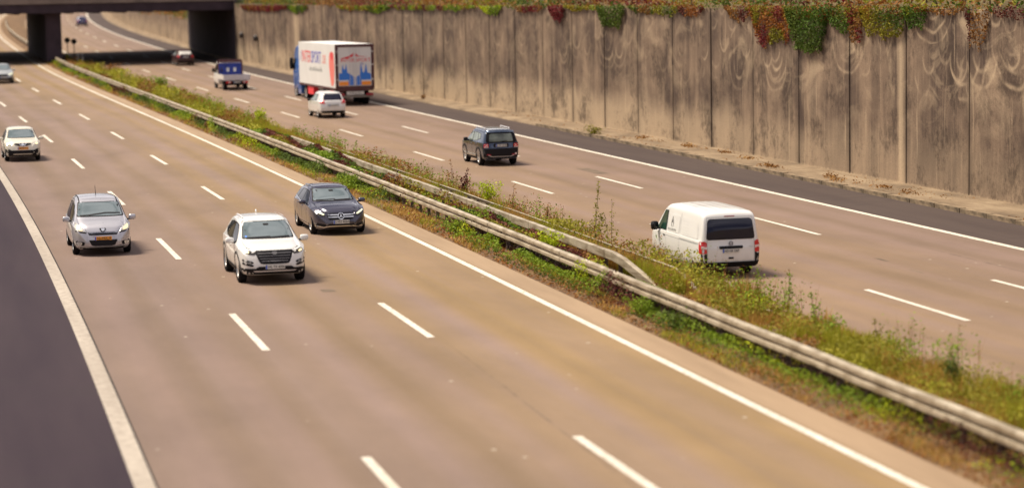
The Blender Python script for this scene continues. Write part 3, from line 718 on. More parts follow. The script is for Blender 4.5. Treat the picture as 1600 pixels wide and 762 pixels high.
    s, o = scatter(26000, 16.95, 17.6, 54, 120); gp = (s > 74.5) & (s < 82)
    k = vnoise(s * .4, o, 31); ok = (~gp) & (k + RNG.normal(0, .06, len(s)) > .3); dry = k > .58
    for nm, mt, mk in (('grass', 'grass', ok & ~dry), ('dry_grass', 'grass_dry', ok & dry)):
        blades(nm, at(s[mk], o[mk], -.02), RNG.uniform(.35, .70, mk.sum()), .022 * sz(s[mk]), M[mt])
    # low grass near the gutter
    s, o = scatter(26000, 14.42, 15.4); k = vnoise(s * .4, o * 1.3, 12)
    mk = k > .46; dr = vnoise(s * .5, o * 2, 13) > .42
    blades('dry_grass', at(s[mk & dr], o[mk & dr], -.01), RNG.uniform(.05, .18, (mk & dr).sum()), .018 * sz(s[mk & dr]), M['grass_dry'], lean=1.2)
    blades('grass', at(s[mk & ~dr], o[mk & ~dr], -.01), RNG.uniform(.06, .2, (mk & ~dr).sum()), .018 * sz(s[mk & ~dr]), M['grass'], lean=.9)
    # seed stalks and leafy weeds at the far edge
    s, o = scatter(3200, 17.4, 19.3, 30, 190); k = vnoise(s * .35, o * .4, 14); mk = k > .5; s, o = s[mk], o[mk]
    hh = RNG.uniform(.5, 1.15, len(s)) * (0.6 + .6 * vnoise(s * .8, o, 15))
    blades('seed_stalks', at(s, o, -.02), hh, .016 * sz(s), M['leaf_brown'], lean=.3)
    ii = np.repeat(np.arange(len(s)), 9); t = RNG.uniform(.35, 1.0, len(ii))
    pts = at(s[ii], o[ii]) + np.stack([RNG.normal(0, .05, len(ii)), RNG.normal(0, .05, len(ii)), t * hh[ii]], 1)
    br = RNG.uniform(0, 1, len(ii)) < np.interp(s[ii], [30, 50, 62, 90, 110], [.15, .25, .7, .6, .25])
    leaves('seed_heads', pts[br], RNG.uniform(.03, .065, br.sum()) * sz(s[ii][br]), M['leaf_brown'], kind='stuff')
    leaves('weed_leaves', pts[~br], RNG.uniform(.05, .10, (~br).sum()) * sz(s[ii][~br]), M['leaf_mid'], kind='stuff')
    # bushy cover on the median far away, green and brown
    s, o = scatter(60000, 16.2, 19.0, 27, 232); k = vnoise(s * .13, o * .3, 16); b2 = vnoise(s * .5, o, 17)
    z = RNG.uniform(0, 1, len(s)) ** .7 * (.30 + .95 * np.clip(k - .30, 0, 1) * 2 * b2) * np.where((s > 74) & (s < 83), .45, 1) * np.where(s < 52, .62, 1) * np.where((o < 17.0) & (s > 54) & (s < 112), .0, 1) * (vnoise(s * .9, o * 1.2, 45) > np.where(s < 54, .45, .2))
    for lo, hi, mt in ((-1, .36, 'leaf_olive'), (.36, .55, 'grass'), (.55, .68, 'leaf_olive'), (.68, 2, 'leaf_brown')):
        kk = vnoise(s * .17, o * .5, 19); mk = (kk >= lo) & (kk < hi); leaves('undergrowth', at(s[mk], o[mk], z[mk]), RNG.uniform(.05, .11, mk.sum()) * sz(s[mk]), M[mt], kind='stuff')
median_cover()

def bush(label, s, o, h, w, mt, n=260, leaf=.10, name='bush', cat='bush', zoff=None, shape=1.0, stems=7):
    h *= 1.18; w *= 1.15; n = int(n * 1.35)
    base = Vector(at(np.array(s), np.array(o), 0.0)) if zoff is None else V3(s, o, zoff)
    root = tag(empty(name, base), label, cat)
    mb = MB(); tips = []
    for i in range(stems):
        a = 2 * PI * i / stems + random.uniform(-.3, .3); r = w * .42 * random.uniform(.2, 1)
        tip = Vector((r * math.cos(a), r * math.sin(a), h * random.uniform(.65, .98))); mb.tube((r * .02 * math.cos(a), r * .02 * math.sin(a), -.05), tip, .012, 5, .004); tips.append(tip)
    mb.build('stem', M['stem'], root)
    ii = RNG.integers(0, stems, n); t = RNG.uniform(.22, 1.04, n) ** shape
    T = np.array([tuple(x) for x in tips]); pts = T[ii] * t[:, None] + RNG.normal(0, 1, (n, 3)) * np.array([w * .14, w * .14, h * .06])
    pts[:, 2] = np.abs(pts[:, 2])
    leaves('foliage', pts, RNG.uniform(.6, 1.35, n) * leaf, M[mt], root)
    return root
def stalk(label, s, o, h, mt, n=60, leaf=.06, k=2, cat='weed'):
    h *= 1.22; leaf *= 1.4; n = int(n * 1.5)
    base = Vector(at(np.array(s), np.array(o), 0.0))
    root = tag(empty('tall_weed', base), label, cat)
    mb = MB(); P = []
    for i in range(k):
        a = random.uniform(0, 2 * PI); ln = random.uniform(.03, .14) * h; hh = h * (1 if i == 0 else random.uniform(.5, .85))
        b0 = Vector((random.uniform(-.008, .008), random.uniform(-.008, .008), -.04)); t0 = Vector((ln * math.cos(a), ln * math.sin(a), hh))
        mb.tube(b0, t0, .010, 5, .004)
        for j in range(n // k):
            t = random.uniform(.2, 1.0); sp = .07 * (1.25 - t) + .015
            P.append(b0.lerp(t0, t) + Vector((random.gauss(0, sp), random.gauss(0, sp), 0)))
    mb.build('stem', M['stem'], root)
    leaves('foliage', np.array([tuple(p) for p in P]), RNG.uniform(.6, 1.3, len(P)) * leaf, M[mt], root)
    return root
bush('bright green bush rising from the median beside the dark slate car', 80.8, 18.95, .92, .85, 'leaf_lime', 420, .10)
bush('lime green bush on the far strip behind the dark estate', 129.5, 18.5, 1.0, .6, 'leaf_lime', 260, .14)
bush('round green bush in the far median near the flatbed truck', 172, 18.5, 1.15, 1.2, 'leaf_mid', 320, .19)
bush('yellow green creeper bush leaning over the middle rail', 62.3, 16.15, .72, .85, 'leaf_lime', 300, .10)
bush('green leafy bush between the two rails', 70.2, 15.95, .62, .9, 'leaf_mid', 300, .10)
bush('dark green plant near the lower right corner of the median', 39.6, 17.9, .62, .40, 'leaf_dark', 240, .08)
bush('lime green weed clump hanging over the near rail below the van', 55.6, 15.35, .62, .8, 'leaf_lime', 260, .08)
bush('leafy green clump under the near rail right of the bare posts', 69.0, 14.95, .5, 1.1, 'leaf_mid', 360, .08)
bush('leafy green clump under the near rail behind the dark estate', 86.5, 15.0, .55, 1.3, 'leaf_mid', 360, .10)
bush('dark red dry bush between the rails near the bent rail end', 60.2, 16.0, .42, .9, 'leaf_red', 260, .08)
bush('rusty dry bush behind the bent rail end', 57.0, 17.4, .4, 1.0, 'leaf_brown', 240, .08)
bush('yellow green weed clump on the strip left of the van front', 67.8, 18.6, .65, 1.0, 'leaf_olive', 300, .08)
bush('rusty weed clump right of the bright green bush', 75.5, 18.6, .6, 1.1, 'leaf_brown', 300, .08)
bush('shaggy olive weed clump beside the tallest weed', 69.8, 18.7, .62, .9, 'leaf_olive', 280, .08)
bush('bright green weed clump behind the rail at lower right', 46.8, 18.4, .55, .7, 'leaf_mid', 280, .075)
bush('yellow green weed clump behind the rail below the stalk pair', 51.0, 18.2, .5, .9, 'leaf_lime', 240, .07)
bush('rusty dead weed clump at the rail in the lower right', 44.0, 16.6, .35, .8, 'leaf_brown', 220, .075)
bush('dark leafy clump under the rail in the lower right', 47.5, 15.0, .42, 1.0, 'leaf_dark', 320, .075)
bush('green leafy clump under the rail right of the bent rail end', 50.0, 14.95, .42, .8, 'leaf_mid', 300, .075)
bush('mid green bush at the right end of the median', 35.4, 18.3, .50, .7, 'leaf_mid', 260, .08)
bush('grassy green bush hiding the rear bumper of the van', 57.6, 18.65, .55, .9, 'leaf_olive', 280, .07)
bush('dark leafed bush in front of the rear wheel of the van', 60.6, 18.6, .52, .7, 'leaf_olive', 260, .07)
bush('brown dried bush in the median by the bridge', 203, 18.3, 1.0, 2.2, 'leaf_brown', 340, .2)
bush('olive brown bush where the median narrows below the flatbed truck', 154, 18.6, .8, 1.8, 'leaf_olive', 360, .15)
bush('reddish brown bush beside the round green bush', 165, 18.5, .7, 1.6, 'leaf_brown', 300, .16)
bush('olive shrub growing on the footing of the wall', 113.2, 33.25, .42, .85, 'leaf_olive', 220, .09, 'shrub', 'shrub', 0.1)
bush('small dark shrub at the wall foot behind the truck', 151.0, 33.5, .3, .4, 'leaf_brown', 90, .09, 'shrub', 'shrub', 0.1)
stalk('dark red seeding weed cluster beside the bright green bush', 83.6, 18.7, 1.05, 'leaf_red', 240, .075, 9)
stalk('pale dry weed left of the dark red seeding weed', 85.2, 18.7, 1.25, 'leaf_brown', 60, .06, 3)
stalk('tallest green weed standing in front of the van', 66.6, 18.7, 1.75, 'leaf_olive', 150, .06, 3)
stalk('slim green weed just left of the van mirror', 65.0, 18.75, 1.35, 'leaf_olive', 70, .05, 2)
stalk('brown weed right of the bright green bush', 77.0, 18.8, .95, 'leaf_brown', 90, .055, 4)
stalk('leafy brown weed left of the tall green weed', 72.0, 18.7, .8, 'leaf_brown', 110, .055, 5)
stalk('green weed stalk behind the rail, left of a pair', 52.2, 18.6, .9, 'leaf_mid', 80, .05, 2)
stalk('green weed stalk behind the rail, right of a pair', 50.6, 18.8, 1.0, 'leaf_mid', 90, .05, 2)
stalk('branching green weed above the lower right grass', 48.6, 18.7, .75, 'leaf_mid', 110, .05, 4)
stalk('short weed in the lower right grass', 45.2, 18.8, .62, 'leaf_olive', 80, .045, 3)
stalk('thin weed at the right edge of the picture', 37.0, 18.9, .8, 'leaf_olive', 60, .045, 2)

# debris on the wall footing
n = 1500; s = RNG.uniform(60, 135, n); o = kerb_o(s) + RNG.uniform(.2, 1.9, n) ; k = vnoise(s * .55, o * 1.6, 20); mk = k > .56
leaves('leaf_litter', P3(s[mk], np.minimum(o[mk], wall_o(s[mk]) - .08), .15 + RNG.uniform(0, .05, mk.sum())), RNG.uniform(.04, .12, mk.sum()), M['leaf_brown'], flat=1.2, kind='stuff')
for i, (s, do, nn) in enumerate(((90.3, .75, 110), (84.2, .95, 60), (83.0, .55, 40), (79.5, .9, 40), (102.6, 1.55, 80), (98.2, 1.7, 60), (94.5, 1.3, 50), (109, 1.4, 60), (77, .8, 30))):
    q = np.full(nn, float(s)) + RNG.normal(0, .42, nn); oo = kerb_o(q) + do + RNG.normal(0, .14, nn)
    leaves('leaf_litter', P3(q, oo, .15 + np.abs(RNG.normal(0, .05, nn))), RNG.uniform(.08, .2, nn), M['leaf_brown'], flat=.8, kind='stuff', aspect=.4)

# creepers hanging over the wall, shrubs on its crown
def pix_to_s():
    S = np.arange(40, 229, .5); W = P3(S, wall_o(S)); W[:, 2] = WALL_TOP
    d = W - np.array([0, 0, CAM_H]); y = d @ np.array(Fw); x = d @ np.array(Rt)
    return S, 800 + FPX * x / y, y
_S, _PX, _DD = pix_to_s()
def s_of(px): return float(np.interp(-px, -_PX, _S))
def creeper(label, px0, px1, drop_px, mixes, ragged=.5, dens=150, bulge=.3):
    a, b = s_of(px1), s_of(px0); dist = float(np.interp((a + b) / 2, _S, _DD)); D = drop_px * dist / FPX
    base = V3((a + b) / 2, float(wall_o((a + b) / 2)), 0); base.z = WALL_TOP
    root = tag(empty('hanging_creeper', base), label, 'creeper', 'creepers hanging over the wall')
    n = int(1.7 * dens * max(1.2, (b - a)) * max(D, .35)) + 60
    s = RNG.uniform(a, b, n); e = np.minimum((s - a), (b - s)) / max(.01, (b - a) / 2)
    L_ = D * (1 - ragged + ragged * (0.75 * vnoise(s * 1.1, 0 * s + px0, 3) + .6 * vnoise(s * 4.3, 0 * s, 5))) * np.clip(e * 2.2 + .25, 0, 1)
    t = RNG.uniform(0, 1, n) ** .8; z = WALL_TOP + .12 - t * (L_ + .1)
    out = .05 + bulge * RNG.uniform(0, 1, n) * (1 - t * .55)
    p = P3(s, wall_o(s) - out); p[:, 2] = z
    cl = vnoise(s * 1.1, z * .8, 8) + RNG.normal(0, .06, n); tot = sum(w for _, w in mixes); lo = .18; 
    for i, (mt, w) in enumerate(mixes):
        hi = lo + .64 * w / tot; mk = (cl >= (lo if i else -9)) & (cl < (hi if i < len(mixes) - 1 else 9)); lo = hi
        if mk.sum(): leaves('foliage', p[mk] - np.array(base), RNG.uniform(.07, .16, mk.sum()) * (dist / 90) ** .5, M[mt], root, flat=.1, aspect=.5)
CREEP = [
 ('continuous rust and olive creeper fringe along the right half of the wall crown', 1170, 1452, 22, [('leaf_rust', 1), ('leaf_olive', 2), ('leaf_brown', 1)], .5, 130, .22),
 ('crimson fringe of creeper at the left end of the wall', 378, 452, 9, [('leaf_crimson', 3), ('leaf_brown', 1)], .85, 105, .16),
 ('dark green tuft of creeper above the pale wall band', 452, 482, 11, [('leaf_dark', 2), ('leaf_mid', 1)], .85, 105, .16),
 ('yellow and green fringe right of the trailer', 528, 600, 7, [('leaf_yellow', 1), ('leaf_mid', 1), ('leaf_rust', 1)], .85, 105, .16),
 ('dark green creeper tongue over the mid left wall', 575, 612, 10, [('leaf_dark', 2), ('leaf_mid', 1)], .85, 105, .16),
 ('green fringe with red bits on the mid left wall', 612, 745, 7, [('leaf_mid', 1), ('leaf_olive', 1), ('leaf_red', .6)], .85, 105, .16),
 ('bright green creeper bulge above a scraped pale arc', 752, 785, 13, [('leaf_mid', 2), ('leaf_lime', 1)], .85, 105, .16),
 ('crimson creeper clump left of the red tongue', 806, 850, 9, [('leaf_crimson', 2), ('leaf_brown', 1)], .85, 105, .16),
 ('narrow crimson creeper tongue above scraped white arcs', 862, 884, 24, [('leaf_crimson', 1)]),
 ('wide yellow green creeper mat above the grey joint', 884, 945, 7, [('leaf_olive', 1), ('leaf_yellow', 2), ('leaf_mid', 1)], .85, 105, .16),
 ('dark green creeper tongue pointing down', 938, 978, 36, [('leaf_dark', 1)]),
 ('dark brown and green creeper mat in mid wall', 985, 1068, 16, [('leaf_brown', 1), ('leaf_dark', 2), ('leaf_olive', 1)], .85, 105, .16),
 ('rust red creeper clump in mid wall', 1062, 1102, 16, [('leaf_red', 2), ('leaf_rust', 1)], .85, 105, .16),
 ('small brown creeper tongue left of the big curtain', 1135, 1178, 24, [('leaf_brown', 1), ('leaf_red', 1)], .85, 105, .16),
 ('orange and red creeper curtain left of the green one', 1178, 1245, 62, [('leaf_crimson', 1), ('leaf_rust', 2), ('leaf_olive', .8)]),
 ('biggest green creeper curtain hanging far down the wall', 1238, 1296, 86, [('leaf_ivy', 3), ('leaf_dark', 1)], .4, 190, .45),
 ('green creeper patch right of the big curtain', 1297, 1338, 46, [('leaf_ivy', 2), ('leaf_olive', 1)]),
 ('thin red and brown creeper tongue with crimson tip', 1330, 1352, 64, [('leaf_brown', 1), ('leaf_crimson', 1)]),
 ('olive yellow creeper mat with slanting edge', 1350, 1420, 56, [('leaf_yellow', .7), ('leaf_olive', 2), ('leaf_dark', 1)]),
 ('lime green creeper clump ending at the right joint', 1420, 1452, 40, [('leaf_ivy', 2), ('leaf_mid', 1)]),
 ('dark purple brown creeper strands at the far right', 1512, 1548, 92, [('leaf_red', 2), ('leaf_brown', 1)], .85, 60, .12),
 ('sparse brown creeper fringe left of the purple strands', 1455, 1512, 14, [('leaf_brown', 1), ('leaf_rust', .6)], .8, 70, .12),
 ('crimson brown creeper fringe at the right edge of the picture', 1550, 1640, 23, [('leaf_red', 1), ('leaf_crimson', .6), ('leaf_brown', 1)], .7, 90, .2),
]
for c in CREEP: creeper(*c)


def crown_shrub(label, a, b, h, mixes, dz=0.0, od=0.0):
    base = V3((a + b) / 2, float(wall_o((a + b) / 2)) + 1.6 + od, 0); base.z = WALL_TOP + dz if a < 260 else float(prof(a)) + 3.1
    root = tag(empty('shrub', base), label, 'shrub', 'shrubs along the wall crown')
    for s in np.arange(a + .5, b, 1.3):
        p = V3(s, float(wall_o(s)) + 1.3 + od + random.uniform(-.4, .6), 0); p.z = base.z; MB().tube(p - base - Vector((0, 0, .3)), p - base + Vector((random.uniform(-.4, .4), random.uniform(-.4, .4), h * .8)), .05, 5, .015).build('stem', M['stem'], root)
    n = int(95 * (b - a) * h); s = RNG.uniform(a, b, n); o = wall_o(s) + od + RNG.uniform(-.25, 3.0, n)
    e = np.clip(np.minimum(s - a, b - s) / 1.2 + .3, 0, 1)
    z = base.z - .1 + RNG.uniform(0, 1, n) * h * (.45 + .75 * vnoise(s * .7, o * .7, 4)) * e
    p = P3(s, o); p[:, 2] = z; cl = vnoise(s * .5, o * .8 + z, 21) + RNG.normal(0, .08, n); tot = sum(w for _, w in mixes); lo = .2
    for i, (mt, w) in enumerate(mixes):
        hi = lo + .6 * w / tot; mk = (cl >= (lo if i else -9)) & (cl < (hi if i < len(mixes) - 1 else 9)); lo = hi
        if mk.sum(): leaves('foliage', p[mk] - np.array(base), RNG.uniform(.12, .26, mk.sum()), M[mt], root)
MX = [[('leaf_brown', 2), ('leaf_red', 1), ('leaf_dark', 1)], [('leaf_dark', 2), ('leaf_olive', 1), ('leaf_brown', 1)], [('leaf_olive', 1), ('leaf_rust', 1), ('leaf_brown', 1)], [('leaf_crimson', 1), ('leaf_brown', 2), ('leaf_dark', 1)]]
WD = ['brown and red', 'dark green', 'olive and rust', 'crimson and brown']
PL = ['at the right end of the wall crown', 'above the purple creeper strands', 'above the lime creeper clump', 'above the biggest green curtain', 'above the small brown tongue', 'above the rust red clump', 'above the brown and green mat', 'above the dark green tongue', 'above the scraped white arcs', 'above the bright green bulge', 'above the mid left fringe', 'right of the trailer roof', 'above the trailer', 'at the left end of the wall crown']
edges = [60, 72, 78, 84.5, 91, 97, 104, 111, 118, 127, 140, 158, 176, 198, 227]
for i in range(14):
    crown_shrub(f'{WD[i % 4]} shrubbery {PL[i]}', edges[i], edges[i + 1], 1.5 if i < 8 else 1.7, MX[i % 4])
for i, (a, b, lb) in enumerate(((270, 300, 'nearest rusty brown scrub on the low wall beyond the bridge'), (300, 345, 'middle rusty brown scrub on the low wall beyond the bridge'), (345, 420, 'farthest rusty brown scrub on the low wall beyond the bridge'))):
    crown_shrub(lb, a, b, 1.6, [('leaf_brown', 2), ('leaf_rust', 1), ('leaf_dark', .6)])
# ------------------------------------------------------------------ vehicles
def pchip(tab):
    xs = np.array([p[0] for p in tab], float); ys = np.array([p[1] for p in tab], float)
    h = np.diff(xs); d = np.diff(ys) / h; m = np.zeros(len(xs))
    for i in range(1, len(xs) - 1):
        if d[i - 1] * d[i] > 0:
            w1, w2 = 2 * h[i] + h[i - 1], h[i] + 2 * h[i - 1]; m[i] = (w1 + w2) / (w1 / d[i - 1] + w2 / d[i])
    m[0], m[-1] = d[0], d[-1]
    def f(x):
        x = np.clip(x, xs[0], xs[-1]); i = np.clip(np.searchsorted(xs, x) - 1, 0, len(h) - 1); t = (x - xs[i]) / h[i]
        return (ys[i] * (1 + 2 * t) * (1 - t) ** 2 + m[i] * h[i] * t * (1 - t) ** 2 + ys[i + 1] * t * t * (3 - 2 * t) + m[i + 1] * h[i] * t * t * (t - 1))
    return f
def catmull(P, k=4):
    P = [np.array(p, float) for p in P]; out = []
    Q = [2 * P[0] - P[1]] + P + [2 * P[-1] - P[-2]]
    for i in range(1, len(Q) - 2):
        a, b, c, d = Q[i - 1:i + 3]
        for j in range(k):
            t = j / k; out.append(.5 * (2 * b + (c - a) * t + (2 * a - 5 * b + 4 * c - d) * t * t + (3 * b - a - 3 * c + d) * t ** 3))
    out.append(P[-1]); return out
def round_poly(poly, r, k=4):
    if r <= 0: return [tuple(p) for p in poly]
    out = []; n = len(poly)
    for i in range(n):
        p = np.array(poly[i], float); a = np.array(poly[i - 1], float) - p; b = np.array(poly[(i + 1) % n], float) - p
        la, lb = np.linalg.norm(a), np.linalg.norm(b); q = min(r, la * .45, lb * .45)
        A = p + a / la * q; B = p + b / lb * q
        for j in range(k + 1):
            t = j / k; out.append(tuple((1 - t) ** 2 * A + 2 * t * (1 - t) * p + t * t * B))
    return out
def inside(p, poly):
    c = False; n = len(poly); j = n - 1
    for i in range(n):
        if (poly[i][1] > p[1]) != (poly[j][1] > p[1]) and p[0] < (poly[j][0] - poly[i][0]) * (p[1] - poly[i][1]) / (poly[j][1] - poly[i][1]) + poly[i][0]: c = not c
        j = i
    return c
def fill2d(poly, grid):
    a = sum(poly[i - 1][0] * poly[i][1] - poly[i][0] * poly[i - 1][1] for i in range(len(poly)))
    if a < 0: poly = poly[::-1]
    den = []
    for i in range(len(poly)):                                   # split long edges
        p, q = poly[i], poly[(i + 1) % len(poly)]; L_ = math.dist(p, q); k = max(1, int(L_ / grid))
        den += [(p[0] + (q[0] - p[0]) * j / k, p[1] + (q[1] - p[1]) * j / k) for j in range(k)]
    n = len(den); pts = [Vector(p) for p in den]
    x0, x1 = min(p[0] for p in den), max(p[0] for p in den); y0, y1 = min(p[1] for p in den), max(p[1] for p in den)
    sh = [(p[0], p[1]) for p in den]
    for x in np.arange(x0 + grid * .5, x1, grid):
        for y in np.arange(y0 + grid * .5, y1, grid):
            if inside((x, y), sh) and min((x - p[0]) ** 2 + (y - p[1]) ** 2 for p in den) > (grid * .35) ** 2: pts.append(Vector((x, y)))
    r = geometry.delaunay_2d_cdt(pts, [], [list(range(n))], 1, 1e-6)
    return r[0], r[2]
VIEW = {'F': (lambda a, b: ((9, a, b), (-1, 0, 0))), 'B': (lambda a, b: ((-9, a, b), (1, 0, 0))), 'L': (lambda a, b: ((a, 9, b), (0, -1, 0))), 'R': (lambda a, b: ((a, -9, b), (0, 1, 0))), 'T': (lambda a, b: ((a, b, 9), (0, 0, -1)))}
def ellipse(cx, cy, rx, ry, n=20): return [(cx + rx * math.cos(2 * PI * i / n), cy + ry * math.sin(2 * PI * i / n)) for i in range(n)]
def arc(cx, cy, r0, r1, a0, a1, n=14):
    t = np.radians(np.linspace(a0, a1, n)); return [(cx + r1 * math.cos(q), cy + r1 * math.sin(q)) for q in t] + [(cx + r0 * math.cos(q), cy + r0 * math.sin(q)) for q in t[::-1]]
def text_data(txt, size, depth=0.004):
    cu = bpy.data.curves.new('lettering', 'FONT'); cu.body = txt; cu.size = size; cu.extrude = depth; cu.align_x = 'CENTER'; cu.align_y = 'CENTER'; cu.resolution_u = 3
    o = bpy.data.objects.new('lettering', cu); COL.objects.link(o)
    dg = bpy.context.evaluated_depsgraph_get(); me = bpy.data.meshes.new_from_object(o.evaluated_get(dg))
    bpy.data.objects.remove(o); return me

def set_face(o, view, pos):
    ax = {'F': ((0, 1, 0), (0, 0, 1), (1, 0, 0)), 'B': ((0, -1, 0), (0, 0, 1), (-1, 0, 0)), 'L': ((-1, 0, 0), (0, 0, 1), (0, 1, 0)), 'R': ((1, 0, 0), (0, 0, 1), (0, -1, 0))}[view]
    m = Matrix([Vector(a) for a in ax]).transposed().to_4x4(); m.translation = Vector(pos); o.matrix_local = m

class Vehicle:
    def __init__(s, name, label, cat, group, s_pos, o_pos, oncoming, scale=1.0, yaw=0.0):
        th = hd(s_pos) + (-PI / 2 if oncoming else PI / 2) + yaw
        s.root = tag(empty(name, V3(s_pos, o_pos, 0.004), th), label, cat, group); s.root.scale = (scale,) * 3
    def body(s, T, m, wells=None, rw=.38, name='body', k=4, nx=72, parent=None):
        f = {q: pchip(T[q]) for q in T}; x0, x1 = T['zt'][0][0], T['zt'][-1][0]
        u = np.linspace(0, 1, nx); X = x0 + (x1 - x0) * (u - .09 * np.sin(2 * PI * u)); rings = []
        for x in X:
            zb, zs, zt, ws, wt = [float(f[q](x)) for q in ('zb', 'zs', 'zt', 'ws', 'wt')]
            zs = min(zs, zt - .05); wb = ws * .93; cr = T.get('cr', .03) if not isinstance(T.get('cr', .03), list) else .03
            h = zt - zs; zm = zb + .5 * (zs - zb)
            hp = catmull([(0, zb), (wb * .75, zb), (wb, zb + .05), (ws * 1.0, zm), (ws * .995, zs - .04), (ws - .035, zs + .012), (wt + (ws - wt) * .18, zt - .20 * h), (wt * .965, zt - .035), (wt * .80, zt + .008), (wt * .45, zt + .026), (0, zt + .034)], k)
            ring = [(x, p[0], p[1]) for p in hp] + [(x, -p[0], p[1]) for p in hp[-2:0:-1]]
            rings.append(ring)
        n = len(rings[0])
        def capring(r, dx, sc):
            c = np.mean(np.array(r), 0); return [tuple(c + (np.array(p) - c) * sc + np.array([dx, 0, 0])) for p in r]
        rings = [capring(rings[0], -.022, .45), capring(rings[0], -.014, .85)] + rings + [capring(rings[-1], .016, .85), capring(rings[-1], .024, .45)]
        me = MB().loft(rings); o = me.build(name, [m, M['well']], parent or s.root, smooth=True)
        s.bvh = BVHTree.FromPolygons([Vector(v) for v in me.v], me.f)
        if wells:
            cut = MB()
            for xw, zw in wells:
                for sd in (-1, 1): cut.tube((xw, sd * .52, zw), (xw, sd * 1.35, zw), rw, 28)
            co = mesh_obj('cutter', cut.v, cut.f, [M['well']])
            bm = bmesh.new(); bm.from_mesh(co.data); bmesh.ops.recalc_face_normals(bm, faces=bm.faces); bm.to_mesh(co.data); bm.free()
            md = o.modifiers.new('b', 'BOOLEAN'); md.operation = 'DIFFERENCE'; md.object = co; md.solver = 'EXACT'; md.material_mode = 'TRANSFER'
            dg = bpy.context.evaluated_depsgraph_get(); nm = bpy.data.meshes.new_from_object(o.evaluated_get(dg))
            o.modifiers.clear(); old = o.data; o.data = nm; nm.name = name; bpy.data.meshes.remove(old); bpy.data.objects.remove(co)
            o.data.set_sharp_from_angle(angle=math.radians(46))
        s.bd = o; return o
    def cast(s, view, a, b, eps):
        og, dr = VIEW[view](a, b); h = s.bvh.ray_cast(Vector(og), Vector(dr))
        if h[0] is None:
            h = s.bvh.find_nearest(Vector(og) + Vector(dr) * 8.1)
        nrm = h[1]
        if nrm.dot(Vector(dr)) > 0: nrm = -nrm
        return h[0] + nrm * eps * .6 - Vector(dr) * eps * .6
    def patch(s, name, view, poly, m, eps=.006, mirror=False, r=.0, grid=.09, parent=None):
        out = []
        if view == 'S': return s.patch(name, 'L', poly, m, eps, False, r, grid, parent) + s.patch(name, 'R', poly, m, eps, False, r, grid, parent)
        pl = round_poly(poly, r); P, F = fill2d(pl, grid)
        for sg in ((1, -1) if mirror else (1,)):
            V = []
            for p in P:
                a, b = p.x, p.y
                if sg < 0:
                    if view == 'T': b = -b
                    else: a = -a
                V.append(s.cast(view, a, b, eps))
            o = mesh_obj(name, V, [tuple(f) for f in F], m, parent or s.root, smooth=True); bm = bmesh.new(); bm.from_mesh(o.data)
            _, dr = VIEW[view](0, 0)
            for fc in bm.faces:
                fc.normal_update()
                if fc.normal.dot(Vector(dr)) > 0: fc.normal_flip()
            ge = bmesh.ops.extrude_face_region(bm, geom=list(bm.faces)[:0]) if False else None
            bm.to_mesh(o.data); bm.free(); out.append(o)
        return out
    def seam(s, name, view, pts, w, m, eps=.004, mirror=False):
        L_ = [np.array(p, float) for p in pts]; lf = []; rt = []
        for i, p in enumerate(L_):
            d = L_[min(i + 1, len(L_) - 1)] - L_[max(i - 1, 0)]; d /= np.linalg.norm(d); n = np.array([-d[1], d[0]]) * w / 2; lf.append(tuple(p + n)); rt.append(tuple(p - n))
        return s.patch(name, view, lf + rt[::-1], m, eps, mirror, 0, .12)
    def box(s, name, c, d, m, parent=None, p=None, rot=None, n=8):
        mb = MB().sq(c, d, p, n, 12) if p else MB().box(c, d, rot)
        return mb.build(name, m, parent or s.root, smooth=bool(p), angle=50 if p else None)
    def wheel(s, x, y, r, w=.21, rim='rim', spokes=5, rr=.66, name='wheel'):
        sd = 1 if y > 0 else -1
        hub = MB().lathe([(0, -w * .3), (r * .6, -w * .3), (r * .6, w * .1), (0, w * .1)], 'y', 18).build(name, M['well'], s.root, True, 40)
        hub.location = (x, y - sd * w / 2, r); 
        if sd < 0: hub.rotation_euler = (0, 0, PI)
        key = ('tyre', r, w)
        if key not in CACHE:
            mb = MB().lathe([(r * rr, -w * .42), (r * .90, -w * .5), (r * .985, -w * .42), (r, -w * .22), (r, w * .22), (r * .985, w * .42), (r * .90, w * .5), (r * rr, w * .44)], 'y', 30); o = mb.build('tyre', M['tyre'], hub, True, 60); CACHE[key] = o.data
        else: link('tyre', CACHE[key], hub)
        key = ('rim', r, w, rim, spokes)
        if key not in CACHE:
            mb = MB().lathe([(r * rr * 1.0, w * .16), (r * rr * 1.02, w * .44), (r * rr * .90, w * .45), (r * rr * .86, w * .2)], 'y', 26).lathe([(0, w * .36), (r * .14, w * .34), (r * .16, w * .1)], 'y', 14)
            for i in range(spokes):
                a = 2 * PI * i / spokes; R_ = Matrix.Rotation(a, 3, 'Y')
                mb.box(R_ @ Vector((r * rr * .5, w * .30, 0)), (r * rr * .86, w * .16, r * (1.15 if spokes < 6 else .62) / spokes), R_)
            o = mb.build('rim', M[rim], hub, True, 35); CACHE[key] = o.data
        else: link('rim', CACHE[key], hub)
    def wheels(s, xf, xr, y, r, **k):
        for x in (xf, xr):
            for sg in (1, -1): s.wheel(x, sg * y, r, **k)
    def mirror(s, x, y, z, m, size=(.16, .22, .15), neck='trim'):
        for sg in (1, -1):
            o = s.box('wing_mirror', (x, sg * (y - .02 + size[1] * .5), z), size, m, p=.55); mb = MB().box((x + .02, sg * (y - .02), z - size[2] * .35), (.07, .14, .04)); mb.build('mirror_arm', M[neck], o)
            MB().sq((x - size[0] * .44, sg * (y - .02 + size[1] * .5), z), (.03, size[1] * .8, size[2] * .75), .5, 6, 10).build('mirror_glass', M['glass_side'], o, True)
